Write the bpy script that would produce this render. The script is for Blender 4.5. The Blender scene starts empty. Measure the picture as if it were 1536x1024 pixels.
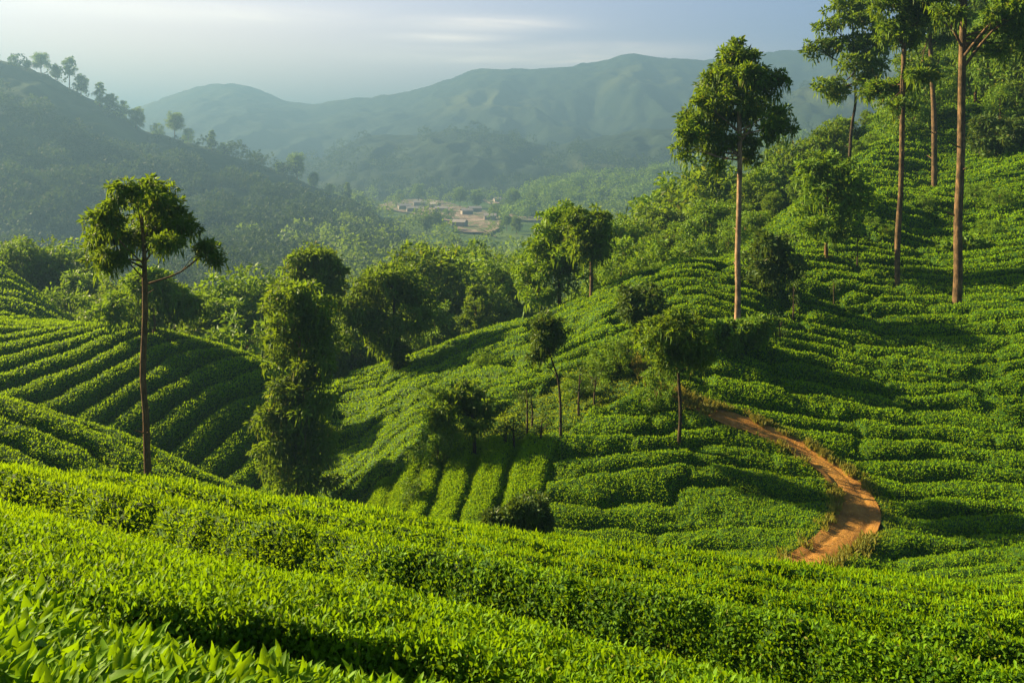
import bpy, math, random
import numpy as np
from mathutils import Vector

# ------------------------------------------------------------------ scene, camera, light
S = bpy.context.scene
COL = S.collection
F = 1330.0            # focal length in photograph pixels
CX, HY = 768.0, 230.0  # image centre column and eye-level row in the photograph

cam_d = bpy.data.cameras.new("camera")
cam = bpy.data.objects.new("camera", cam_d)
COL.objects.link(cam)
cam.location = (0, 0, 0)
cam.rotation_euler = (math.radians(90), 0, 0)
cam_d.sensor_width = 36.0
cam_d.lens = F / 1536.0 * 36.0
cam_d.shift_y = -(512.0 - HY) / 1536.0
cam_d.clip_start = 0.05
cam_d.clip_end = 20000.0
S.camera = cam

SUN_EL, SUN_AZ = math.radians(25.5), math.radians(-66.0)   # azimuth from +Y, negative = left
sun_dir = Vector((math.sin(SUN_AZ) * math.cos(SUN_EL), math.cos(SUN_AZ) * math.cos(SUN_EL), math.sin(SUN_EL)))
sd = bpy.data.lights.new("sun", 'SUN')
sd.energy = 5.0
sd.angle = math.radians(0.6)
sd.color = (1.0, 0.80, 0.45)
sun = bpy.data.objects.new("sun", sd)
sun.rotation_euler = sun_dir.to_track_quat('Z', 'Y').to_euler()
COL.objects.link(sun)

S.view_settings.view_transform = 'Standard'
S.view_settings.look = 'None'
S.view_settings.exposure = 2.6
S.view_settings.gamma = 1.0
S.render.engine = 'CYCLES'
cy = S.cycles
cy.use_denoising = True
cy.max_bounces = 6
cy.diffuse_bounces = 3
cy.glossy_bounces = 2
cy.transmission_bounces = 4
cy.transparent_max_bounces = 4
cy.volume_bounces = 1
cy.caustics_reflective = False
cy.caustics_refractive = False
HAZE_DENSITY = 0.00084


class NT:
    """small helper round a node tree"""
    def __init__(self, tree):
        self.t = tree
        tree.nodes.clear()

    def n(self, typ, ins=None, **kw):
        nd = self.t.nodes.new(typ)
        for k, v in kw.items():
            setattr(nd, k, v)
        for k, v in (ins or {}).items():
            if isinstance(v, bpy.types.NodeSocket):
                self.t.links.new(v, nd.inputs[k])
            else:
                nd.inputs[k].default_value = v
        return nd

    def math(self, op, a, b=0.0, c=None, clamp=False):
        ins = {0: a, 1: b}
        if c is not None:
            ins[2] = c
        return self.n('ShaderNodeMath', ins, operation=op, use_clamp=clamp).outputs[0]

    def mix(self, f, a, b):
        nd = self.n('ShaderNodeMix', {0: f}, data_type='RGBA')
        for i, v in ((6, a), (7, b)):
            if isinstance(v, bpy.types.NodeSocket):
                self.t.links.new(v, nd.inputs[i])
            else:
                nd.inputs[i].default_value = (*v, 1) if len(v) == 3 else v
        return nd.outputs[2]

    def ramp(self, f, lo, hi):
        return self.n('ShaderNodeMapRange', {0: f, 1: lo, 2: hi, 3: 0.0, 4: 1.0}, interpolation_type='SMOOTHSTEP').outputs[0]

    def noise(self, scale, detail=3.0, rough=0.55, vec=None, dist=0.0):
        nd = self.n('ShaderNodeTexNoise', {'Scale': scale, 'Detail': detail, 'Roughness': rough, 'Distortion': dist})
        if vec is not None:
            self.t.links.new(vec, nd.inputs['Vector'])
        return nd.outputs[0]


# world: Nishita sky plus thin high cloud fixed in the sky's own directions
W = bpy.data.worlds.new("World")
S.world = W
W.use_nodes = True
w = NT(W.node_tree)
sky = w.n('ShaderNodeTexSky', sky_type='NISHITA', sun_disc=False, sun_elevation=SUN_EL,
          sun_rotation=SUN_AZ, altitude=900.0, air_density=0.45, dust_density=1.6, ozone_density=3.5)
tc = w.n('ShaderNodeTexCoord').outputs['Generated']
sep = w.n('ShaderNodeSeparateXYZ', {0: tc})
zc = w.math('MAXIMUM', sep.outputs[2], 0.02)
az = w.math('ARCTAN2', sep.outputs[0], sep.outputs[1])
comb = w.n('ShaderNodeCombineXYZ', {0: w.math('MULTIPLY', az, 2.2), 1: w.math('MULTIPLY', zc, 22.0), 2: 3.7}).outputs[0]
cn = w.noise(2.1, 6.0, 0.6, comb, 0.4)
cm = w.ramp(cn, 0.47, 0.72)


def sky_blob(px, py, sx, sy):
    """soft patch of sky where cloud gathers: centre azimuth / height and spread"""
    a0 = math.atan((px - CX) / F)
    z0 = (HY - py) / F
    da = w.math('DIVIDE', w.math('SUBTRACT', az, a0), sx / F)
    dz = w.math('DIVIDE', w.math('SUBTRACT', sep.outputs[2], z0), sy / F)
    r2 = w.math('ADD', w.math('MULTIPLY', da, da), w.math('MULTIPLY', dz, dz))
    return w.math('POWER', 2.718, w.math('MULTIPLY', r2, -1.0))


blobs = None
for b in ((850, 90, 260, 20), (960, 82, 130, 14), (210, 36, 230, 14), (300, 34, 120, 8), (720, 40, 110, 12), (680, 58, 90, 8)):
    s_ = sky_blob(*b)
    blobs = s_ if blobs is None else w.math('MAXIMUM', blobs, s_)
cf = w.math('MULTIPLY', w.math('MULTIPLY', blobs, w.math('ADD', w.math('MULTIPLY', cm, 0.6), 0.45)), 1.0, clamp=True)
veil = w.math('MULTIPLY', sky_blob(60, 150, 760, 190), 0.9)
veiled = w.mix(veil, sky.outputs[0], (9.8, 6.8, 5.0))
cl_col = w.mix(cf, veiled, (9.5, 8.0, 6.9))
bg = w.n('ShaderNodeBackground', {'Color': cl_col, 'Strength': 0.05})
w.t.links.new(bg.outputs[0], w.n('ShaderNodeOutputWorld').inputs[0])

# ------------------------------------------------------------------ numeric helpers
RNG = np.random.default_rng(7)


def P(px, d, py):
    return np.array([(px - CX) / F * d, d, (HY - py) / F * d])


def _hash(ix, iy, seed):
    h = (ix.astype(np.int64) * 374761393 + iy.astype(np.int64) * 668265263 + seed * 982451653) & 0xFFFFFFFF
    h = ((h ^ (h >> 13)) * 1274126177) & 0xFFFFFFFF
    h = ((h ^ (h >> 16)) * 2246822519) & 0xFFFFFFFF
    return ((h ^ (h >> 15)) & 0xFFFFFF) / float(0xFFFFFF)


def vnoise(x, y, seed=0):
    x = np.asarray(x, float); y = np.asarray(y, float)
    ix = np.floor(x); iy = np.floor(y)
    fx = x - ix; fy = y - iy
    fx = fx * fx * (3 - 2 * fx); fy = fy * fy * (3 - 2 * fy)
    a = _hash(ix, iy, seed); b = _hash(ix + 1, iy, seed)
    c = _hash(ix, iy + 1, seed); d = _hash(ix + 1, iy + 1, seed)
    return (a * (1 - fx) + b * fx) * (1 - fy) + (c * (1 - fx) + d * fx) * fy


def fbm(x, y, seed=0, oct=4, gain=0.5):
    s = 0; a = 1.0; t = 0
    for i in range(oct):
        s = s + a * vnoise(x * 2 ** i + 13.7 * i, y * 2 ** i - 7.3 * i, seed + i)
        t += a; a *= gain
    return s / t


def sstep(a, b, x):
    t = np.clip((x - a) / (b - a), 0, 1)
    return t * t * (3 - 2 * t)


def norm(v):
    return v / np.maximum(np.linalg.norm(v, axis=-1, keepdims=True), 1e-9)


# ------------------------------------------------------------------ mesh builders
def build_mesh(name, chunks, mats, parent=None, link=True, loc=None):
    """chunks: (verts Nx3, faces MxK, material index, tint per face or None, dry per face or None, smooth)"""
    nv = 0
    V = []; L = []; LS = []; LT = []; MI = []; TI = []; DR = []; SM = []
    off = 0
    for ch in chunks:
        v, f, mi, ti, dr, sm = ch
        if len(f) == 0:
            continue
        k = f.shape[1]; m = len(f)
        V.append(v); L.append((f + nv).ravel())
        LS.append(off + np.arange(m) * k); LT.append(np.full(m, k)); off += m * k
        MI.append(np.full(m, mi))
        TI.append(np.full(m, 0.5) if ti is None else ti)
        DR.append(np.zeros(m) if dr is None else dr)
        SM.append(np.full(m, sm))
        nv += len(v)
    V = np.concatenate(V); L = np.concatenate(L)
    if loc is not None:
        V = V - np.asarray(loc)[None]
    me = bpy.data.meshes.new(name)
    me.vertices.add(len(V)); me.vertices.foreach_set("co", V.astype(np.float32).ravel())
    me.loops.add(len(L)); me.loops.foreach_set("vertex_index", L.astype(np.int32))
    LS = np.concatenate(LS)
    me.polygons.add(len(LS)); me.polygons.foreach_set("loop_start", LS.astype(np.int32))
    me.polygons.foreach_set("material_index", np.concatenate(MI).astype(np.int32))
    me.polygons.foreach_set("use_smooth", np.concatenate(SM).astype(bool))
    for nm, arr in (("tint", TI), ("dry", DR)):
        at = me.attributes.new(nm, 'FLOAT', 'FACE')
        at.data.foreach_set("value", np.concatenate(arr).astype(np.float32))
    me.update(calc_edges=True)
    for m in mats:
        me.materials.append(m)
    o = bpy.data.objects.new(name, me)
    if loc is not None and parent is None:
        o.location = loc
    if parent is not None:
        o.parent = parent
    if link:
        COL.objects.link(o)
    return o


def tag(o, label=None, cat=None, group=None, kind=None):
    if label: o["label"] = label
    if cat: o["category"] = cat
    if group: o["group"] = group
    if kind: o["kind"] = kind
    return o


def empty(name, loc):
    o = bpy.data.objects.new(name, None)
    o.empty_display_size = 0.3
    o.location = loc
    COL.objects.link(o)
    return o


def grid_faces(nr, nc):
    i = np.arange(nr - 1)[:, None] * nc + np.arange(nc - 1)[None]
    i = i.ravel()
    return np.stack([i, i + 1, i + nc + 1, i + nc], 1)


def sub_grid(V, faces):
    """keep only the vertices some faces use"""
    u, inv = np.unique(faces.ravel(), return_inverse=True)
    return V[u], inv.reshape(faces.shape)


def rhombs(p, T, N, L, Wd):
    """leaf quads: one four-cornered blade each, base p, tip p + T*L"""
    n = len(p)
    Sd = norm(np.cross(T, N))
    L = np.asarray(L).reshape(-1, 1); Wd = np.asarray(Wd).reshape(-1, 1)
    m = p + T * L * 0.45 + np.cross(Sd, T) * L * 0.08
    V = np.stack([p, m + Sd * Wd, p + T * L, m - Sd * Wd], 1).reshape(-1, 3)
    return V, np.arange(4 * n).reshape(n, 4)


def blades(p, T, N, L, Wd, nseg=4, curl=0.3, fold=0.25, wave=0.0, rng=RNG):
    """curved, folded leaves with a midrib line: 3 columns of nseg+1 rows"""
    n = len(p)
    L = np.asarray(L).reshape(-1, 1); Wd = np.asarray(Wd).reshape(-1, 1)
    Sd = norm(np.cross(T, N)); N = np.cross(Sd, T)
    cu = curl * rng.uniform(0.2, 1.6, (n, 1)); ph = rng.uniform(0, 6.28, (n, 1))
    rows = []
    for i in range(nseg + 1):
        t = i / nseg
        wt = (math.sin(math.pi * t ** 0.8) ** 0.8 if 0 < t < 1 else 0.0) + 0.02
        c = p + T * L * (t - 0.12 * cu * t * t) - N * (cu * L * t * t * 0.8)
        wv = wave * Wd * np.sin(ph + t * 9)
        wv2 = wave * Wd * np.sin(ph * 1.7 + t * 8)
        rows.append(c + Sd * Wd * wt + N * (fold * Wd * wt + wv * wt))
        rows.append(c)
        rows.append(c - Sd * Wd * wt + N * (fold * Wd * wt + wv2 * wt))
    V = np.stack(rows, 1)                       # n, 3*(nseg+1), 3
    f = []
    for i in range(nseg):
        for j in range(2):
            a = i * 3 + j
            f.append([a, a + 1, a + 4, a + 3])
    f = np.array(f)
    k = 3 * (nseg + 1)
    faces = (np.arange(n)[:, None, None] * k + f[None]).reshape(-1, 4)
    return V.reshape(-1, 3), faces, 2 * nseg


def tube(pts, rad, ns=8, wob=0.0, rng=RNG):
    pts = np.asarray(pts, float); rad = np.asarray(rad, float)
    n = len(pts)
    tang = norm(np.gradient(pts, axis=0))
    ref = np.array([0.0, 1.0, 0.0]) if abs(tang[0, 1]) < 0.9 else np.array([1.0, 0, 0])
    A = norm(np.cross(tang, ref[None])); B = np.cross(tang, A)
    ang = np.arange(ns) / ns * 2 * math.pi
    r = rad[:, None] * (1 + wob * rng.uniform(-1, 1, (n, ns)))
    V = pts[:, None] + A[:, None] * (np.cos(ang)[None] * r)[..., None] + B[:, None] * (np.sin(ang)[None] * r)[..., None]
    f = []
    for i in range(n - 1):
        for j in range(ns):
            f.append([i * ns + j, i * ns + (j + 1) % ns, (i + 1) * ns + (j + 1) % ns, (i + 1) * ns + j])
    return V.reshape(-1, 3), np.array(f)


def spline(pts, m):
    """smooth resample of a polyline (any number of columns)"""
    pts = np.asarray(pts, float)
    t = np.arange(len(pts)); q = np.linspace(0, len(pts) - 1, m)
    out = []
    for c in range(pts.shape[1]):
        y = pts[:, c]; g = np.gradient(y)
        i = np.clip(q.astype(int), 0, len(pts) - 2); f = q - i
        h00 = 2 * f ** 3 - 3 * f ** 2 + 1; h10 = f ** 3 - 2 * f ** 2 + f
        h01 = -2 * f ** 3 + 3 * f ** 2; h11 = f ** 3 - f ** 2
        out.append(h00 * y[i] + h10 * g[i] + h01 * y[i + 1] + h11 * g[i + 1])
    return np.stack(out, 1)


# ------------------------------------------------------------------ materials
MATS = {}


def new_mat(name):
    m = bpy.data.materials.new(name)
    m.use_nodes = True
    MATS[name] = m
    return m, NT(m.node_tree)


def out_surf(t, sh, disp=None):
    o = t.n('ShaderNodeOutputMaterial')
    t.t.links.new(sh, o.inputs[0])


def leaf_mat(name, dark, light, dry, transl=0.35, rough=0.5, spec=0.3, nscale=0.5, tcol=None):
    m, t = new_mat(name)
    ti = t.n('ShaderNodeAttribute', attribute_name="tint").outputs['Fac']
    dr = t.n('ShaderNodeAttribute', attribute_name="dry").outputs['Fac']
    geo = t.n('ShaderNodeNewGeometry').outputs['Position']
    nz = t.ramp(t.noise(nscale, 3.0, 0.6, geo), 0.3, 0.7)
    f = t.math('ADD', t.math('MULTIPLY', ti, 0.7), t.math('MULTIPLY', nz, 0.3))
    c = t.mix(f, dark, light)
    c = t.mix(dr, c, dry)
    pr = t.n('ShaderNodeBsdfPrincipled', {'Base Color': c, 'Roughness': rough, 'Specular IOR Level': spec})
    tcv = t.mix(0.5, c, tcol or (light[0] * 1.7, light[1] * 1.25, light[2] * 0.5))
    tr = t.n('ShaderNodeBsdfTranslucent', {'Color': tcv})
    mx = t.n('ShaderNodeMixShader', {0: transl})
    t.t.links.new(pr.outputs[0], mx.inputs[1]); t.t.links.new(tr.outputs[0], mx.inputs[2])
    out_surf(t, mx.outputs[0])
    return m


M_TEA = leaf_mat("tea_leaf", (0.026, 0.092, 0.003), (0.215, 0.385, 0.003), (0.20, 0.17, 0.022), 0.40, 0.65, 0.05, 0.35)
M_TEA_NEAR = leaf_mat("young_tea_leaf", (0.016, 0.068, 0.003), (0.165, 0.325, 0.003), (0.2, 0.2, 0.03), 0.44, 0.55, 0.10, 3.0)
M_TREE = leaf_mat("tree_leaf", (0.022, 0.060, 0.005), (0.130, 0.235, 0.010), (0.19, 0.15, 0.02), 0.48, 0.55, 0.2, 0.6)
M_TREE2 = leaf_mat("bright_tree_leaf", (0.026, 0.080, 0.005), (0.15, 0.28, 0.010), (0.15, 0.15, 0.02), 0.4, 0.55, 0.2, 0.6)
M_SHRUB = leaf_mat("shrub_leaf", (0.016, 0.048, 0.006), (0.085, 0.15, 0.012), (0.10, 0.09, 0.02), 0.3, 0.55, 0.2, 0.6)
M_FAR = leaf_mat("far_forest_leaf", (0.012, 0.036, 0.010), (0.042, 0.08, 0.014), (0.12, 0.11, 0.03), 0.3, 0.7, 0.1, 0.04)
M_GRASS = leaf_mat("dry_grass_blade", (0.09, 0.13, 0.015), (0.24, 0.23, 0.035), (0.3, 0.2, 0.06), 0.35, 0.6, 0.2, 1.0)


def mat_twig_shade():  # bush insides under the leaves, coloured dark so gaps read as shadow
    m, t = new_mat("tea_undergrowth_shade")
    geo = t.n('ShaderNodeNewGeometry').outputs['Position']
    n = t.noise(6.0, 4.0, 0.6, geo)
    c = t.mix(t.ramp(n, 0.35, 0.7), (0.012, 0.03, 0.004), (0.03, 0.085, 0.006))
    p = t.n('ShaderNodeBsdfPrincipled', {'Base Color': c, 'Roughness': 0.8, 'Specular IOR Level': 0.1})
    out_surf(t, p.outputs[0])
    return m


def mat_soil():
    m, t = new_mat("hill_soil")
    geo = t.n('ShaderNodeNewGeometry').outputs['Position']
    n = t.noise(0.9, 5.0, 0.6, geo)
    c = t.mix(t.ramp(n, 0.35, 0.65), (0.02, 0.03, 0.008), (0.05, 0.065, 0.014))
    p = t.n('ShaderNodeBsdfPrincipled', {'Base Color': c, 'Roughness': 0.95, 'Specular IOR Level': 0.1})
    out_surf(t, p.outputs[0])
    return m


def mat_path():
    m, t = new_mat("orange_earth")
    geo = t.n('ShaderNodeNewGeometry').outputs['Position']
    a = t.ramp(t.noise(1.1, 5.0, 0.65, geo), 0.3, 0.7)
    b = t.ramp(t.noise(9.0, 4.0, 0.7, geo), 0.35, 0.75)
    c = t.mix(a, (0.19, 0.085, 0.016), (0.37, 0.19, 0.036))
    c = t.mix(t.math('MULTIPLY', b, 0.5), c, (0.20, 0.09, 0.035))
    st = t.n('ShaderNodeTexVoronoi', {'Scale': 11.0, 'Vector': geo}).outputs['Distance']
    c = t.mix(t.math('MULTIPLY', t.math('LESS_THAN', st, 0.18), 0.5), c, (0.45, 0.32, 0.18))
    bp = t.n('ShaderNodeBump', {'Height': t.noise(14.0, 5.0, 0.7, geo), 'Strength': 0.8, 'Distance': 0.06})
    p = t.n('ShaderNodeBsdfPrincipled', {'Base Color': c, 'Roughness': 0.95, 'Specular IOR Level': 0.1, 'Normal': bp.outputs[0]})
    out_surf(t, p.outputs[0])
    return m


def mat_bark(name, c1, c2, scale=3.0):
    m, t = new_mat(name)
    tc = t.n('ShaderNodeTexCoord').outputs['Object']
    mp = t.n('ShaderNodeMapping', {'Vector': tc, 'Scale': (scale * 2.2, scale * 2.2, scale * 0.35)}).outputs[0]
    n = t.noise(2.2, 5.0, 0.65, mp, 0.6)
    b = t.ramp(t.noise(0.55 * scale, 4.0, 0.65, tc), 0.42, 0.60)
    c = t.mix(t.ramp(n, 0.35, 0.68), c1, c2)
    c = t.mix(t.math('MULTIPLY', b, 0.65), c, tuple(0.4 * x for x in c1))
    bp = t.n('ShaderNodeBump', {'Height': n, 'Strength': 0.7, 'Distance': 0.04})
    p = t.n('ShaderNodeBsdfPrincipled', {'Base Color': c, 'Roughness': 0.85, 'Specular IOR Level': 0.15, 'Normal': bp.outputs[0]})
    out_surf(t, p.outputs[0])
    return m


def mat_far(name, c1, c2, sc, c3=None):
    m, t = new_mat(name)
    geo = t.n('ShaderNodeNewGeometry').outputs['Position']
    n = t.ramp(t.noise(sc, 5.0, 0.62, geo), 0.38, 0.62)
    c = t.mix(n, c1, c2)
    if c3:
        c = t.mix(t.math('MULTIPLY', t.ramp(t.noise(sc * 0.23, 3.0, 0.5, geo), 0.52, 0.66), 0.75), c, c3)
    bp = t.n('ShaderNodeBump', {'Height': t.noise(sc * 3.0, 5.0, 0.7, geo), 'Strength': 0.8, 'Distance': 1.2 / sc * 0.06})
    p = t.n('ShaderNodeBsdfPrincipled', {'Base Color': c, 'Roughness': 0.95, 'Specular IOR Level': 0.05, 'Normal': bp.outputs[0]})
    out_surf(t, p.outputs[0])
    return m


M_TWIG_SHADE = mat_twig_shade()
M_SOIL = mat_soil()
M_PATH = mat_path()
M_BARK = mat_bark("brown_bark", (0.10, 0.052, 0.022), (0.22, 0.12, 0.05))
M_BARK_PALE = mat_bark("pale_bark", (0.20, 0.12, 0.065), (0.40, 0.26, 0.15))
M_BARK_ORANGE = mat_bark("orange_bark", (0.060, 0.040, 0.022), (0.21, 0.125, 0.055))
M_BARK_DARK = mat_bark("dark_bark", (0.035, 0.024, 0.014), (0.08, 0.055, 0.03))
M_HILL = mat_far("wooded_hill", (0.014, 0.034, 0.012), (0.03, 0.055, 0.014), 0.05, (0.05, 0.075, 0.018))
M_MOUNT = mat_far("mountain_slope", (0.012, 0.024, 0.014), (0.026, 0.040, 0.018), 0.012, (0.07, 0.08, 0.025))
M_VALLEY = mat_far("valley_ground", (0.035, 0.075, 0.016), (0.08, 0.12, 0.028), 0.03)

# ------------------------------------------------------------------ the near land: slope of view over log-distance
CTRL = {
    -700: [(1.2, 800), (2, 740), (5, 690), (12, 670), (16, 690), (26, 560), (42, 470), (62, 400), (75, 395), (100, 430), (140, 440), (300, 443)],
    -300: [(1.2, 930), (2, 830), (3.2, 770), (5, 730), (8, 700), (12, 684), (16, 735), (21, 660), (26, 545), (30, 590), (34, 580), (42, 440), (55, 360), (68, 330), (90, 400), (130, 460), (200, 500), (300, 443)],
    0: [(1.2, 970), (2, 870), (3.2, 812), (5, 762), (8, 722), (12, 706), (16, 770), (20, 730), (24, 640), (27, 590), (30, 640), (34, 650), (37, 590), (40, 540), (45, 488), (50, 475), (60, 405), (67, 388), (80, 470), (100, 600), (130, 530), (200, 500), (300, 443)],
    200: [(1.2, 1030), (2, 915), (3.2, 838), (5, 782), (8, 740), (12, 722), (16, 800), (21, 775), (24, 700), (27, 655), (30, 720), (33, 750), (36, 690), (40, 590), (45, 502), (47, 487), (52, 500), (60, 540), (75, 600), (100, 610), (150, 545), (300, 443)],
    400: [(1.2, 1110), (2, 962), (3.2, 868), (5, 805), (8, 762), (11.5, 745), (16, 815), (22, 785), (25.5, 742), (29, 800), (33, 800), (36, 745), (40, 660), (45, 570), (48, 540), (53, 570), (65, 620), (100, 620), (150, 545), (300, 443)],
    490: [(1.2, 1140), (2, 985), (3.2, 885), (5, 818), (8, 772), (11.5, 756), (16, 830), (24, 810), (30, 800), (35, 755), (40, 690), (45, 625), (50, 580), (54, 562), (60, 585), (75, 610), (100, 615), (150, 545), (300, 443)],
    600: [(1.2, 1170), (2, 1007), (3.2, 900), (5, 830), (8, 784), (11, 772), (16, 850), (22, 840), (27, 785), (30, 735), (34, 670), (38, 625), (44, 578), (51, 542), (54, 534), (62, 565), (80, 590), (110, 590), (150, 545), (300, 443)],
    700: [(27, 760), (33, 650), (40, 572), (48, 520), (54, 500), (62, 530), (80, 560), (110, 570)],
    800: [(1.2, 1230), (2, 1045), (3.2, 935), (5, 860), (8, 812), (10.5, 801), (15, 880), (20, 880), (25, 795), (28, 725), (32, 640), (37, 570), (43, 515), (50, 476), (53, 468), (62, 500), (80, 530), (110, 560), (150, 545), (300, 443)],
    900: [(26, 775), (32, 625), (40, 500), (48, 440), (52, 429), (62, 465), (80, 500)],
    1000: [(1.2, 1280), (2, 1085), (3.2, 968), (5, 882), (8, 832), (10, 825), (15, 910), (20, 895), (25, 810), (28, 717), (32, 617), (36, 535), (40, 471), (46, 405), (50, 392), (60, 430), (80, 470), (130, 500), (200, 480), (300, 443)],
    1200: [(1.2, 1330), (2, 1125), (3.2, 1000), (5, 905), (8, 852), (9.5, 845), (14, 930), (20, 890), (23, 838), (25, 795), (29, 705), (34, 600), (40, 505), (46, 430), (54, 366), (63, 312), (68, 300), (85, 360), (130, 440), (200, 470), (300, 443)],
    1300: [(60, 300), (75, 220), (88, 180), (110, 240), (150, 330)],
    1400: [(1.2, 1360), (2, 1155), (3.2, 1028), (5, 930), (8, 872), (9, 866), (14, 950), (20, 880), (24, 830), (29, 725), (37, 565), (46, 450), (58, 350), (72, 255), (88, 150), (105, 85), (118, 65), (145, 130), (200, 300), (300, 420)],
    1536: [(1.2, 1380), (2, 1180), (3.2, 1050), (5, 950), (8, 887), (9, 884), (14, 960), (19, 890), (24, 820), (29, 722), (36, 565), (45, 440), (56, 340), (70, 225), (85, 110), (100, 30), (120, -25), (150, 60), (220, 280), (300, 400)],
    1900: [(1.2, 1420), (2, 1220), (3.2, 1090), (5, 990), (8, 925), (14, 985), (20, 885), (28, 720), (36, 540), (45, 400), (56, 290), (70, 170), (85, 50), (100, -30), (130, -90), (170, 0), (300, 300)],
    2400: [(1.2, 1480), (3.2, 1150), (8, 980), (20, 880), (36, 520), (56, 240), (85, 0), (130, -140), (300, 250)],
}
_pts = []; _val = []
for px_, lst in CTRL.items():
    for d_, py_ in lst:
        _pts.append(((px_ - CX) / F, math.log(d_))); _val.append((py_ - HY) / F)
_pts = np.array(_pts); _val = np.array(_val)


def _ker(r2):
    return 0.5 * r2 * np.log(np.maximum(r2, 1e-12))


_n = len(_pts)
_K = _ker(((_pts[:, None] - _pts[None]) ** 2).sum(-1)) + np.eye(_n) * 2e-4
_Pm = np.hstack([np.ones((_n, 1)), _pts])
_A = np.zeros((_n + 3, _n + 3)); _A[:_n, :_n] = _K; _A[:_n, _n:] = _Pm; _A[_n:, :_n] = _Pm.T
_sol = np.linalg.solve(_A, np.concatenate([_val, np.zeros(3)]))


def slope(u, v):
    u = np.asarray(u, float).ravel(); v = np.asarray(v, float).ravel()
    out = np.empty(len(u))
    for a in range(0, len(u), 20000):
        uu = u[a:a + 20000]; vv = v[a:a + 20000]
        r2 = (uu[:, None] - _pts[None, :, 0]) ** 2 + (vv[:, None] - _pts[None, :, 1]) ** 2
        out[a:a + 20000] = _ker(r2) @ _sol[:_n] + _sol[_n] + uu * _sol[_n + 1] + vv * _sol[_n + 2]
    return out


FLOOR = -48.0
KF = 1.6          # how far the far land lies, against a first guess


def top_z(x, y):
    """height of the plucked surface of the tea (or of the land where no tea grows)"""
    x = np.asarray(x, float); y = np.maximum(np.asarray(y, float), 1.0)
    sh = x.shape
    z = -slope(np.clip(x / y, -1.12, 1.25).ravel(), np.log(y).ravel()) * y.ravel()
    return z.reshape(sh)


# dirt path: centre line in photograph columns / rows, half width in metres
PATH_PX = [(1090, 905, .55), (1150, 872, .6), (1222, 838, .62), (1275, 800, .66), (1288, 762, .68), (1265, 722, .6), (1226, 690, .55), (1175, 660, .5),
           (1128, 640, .46), (1088, 626, .42), (1045, 608, .3), (1003, 583, .26), (965, 558, .24), (935, 540, .2)]


def solve_d(px, py, d0, d1, extra=0.0):
    """distance between d0 and d1 at which the land (extra metres below its top) shows at row py"""
    d = np.linspace(d0, d1, 260)
    x = (px - CX) / F * d
    q = HY - (top_z(x, d) - extra) / d * F
    return float(d[np.argmin(np.abs(q - py))])


_pp = []
for px_, py_, hw_ in PATH_PX:
    hw_ *= 0.56
    dd = solve_d(px_, py_, 21.0, 46.0, 0.15)
    _pp.append(((px_ - CX) / F * dd, dd, hw_))
PATHC = spline(_pp, 160)


def path_dist(x, y):
    """distance to the path centre line minus half width, and side (+1 = right of travel away from camera)"""
    x = np.asarray(x).ravel(); y = np.asarray(y).ravel()
    best = np.full(len(x), 1e9)
    near = (y > 18) & (y < 50) & (x > -2) & (x < 18)
    idx = np.where(near)[0]
    for a in range(0, len(idx), 20000):
        ii = idx[a:a + 20000]
        dx = x[ii][:, None] - PATHC[None, :, 0]; dy = y[ii][:, None] - PATHC[None, :, 1]
        dd = np.sqrt(dx * dx + dy * dy) - PATHC[None, :, 2]
        best[ii] = dd.min(1)
    return best


def in_poly(px, py, poly, soft_seed=3, amp=14.0):
    n1 = (vnoise(px * 0.02, py * 0.03, soft_seed) - 0.5) * 2 * amp
    x = px + n1; y = py + n1 * 0.6
    c = np.zeros(len(px), bool)
    j = len(poly) - 1
    for i in range(len(poly)):
        xi, yi = poly[i]; xj, yj = poly[j]
        k = ((yi > y) != (yj > y)) & (x < (xj - xi) * (y - yi) / (yj - yi + 1e-9) + xi)
        c ^= k
        j = i
    return c


FAN_EDGE = [528, 556, 588, 622, 656, 704, 756, 822]


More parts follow.
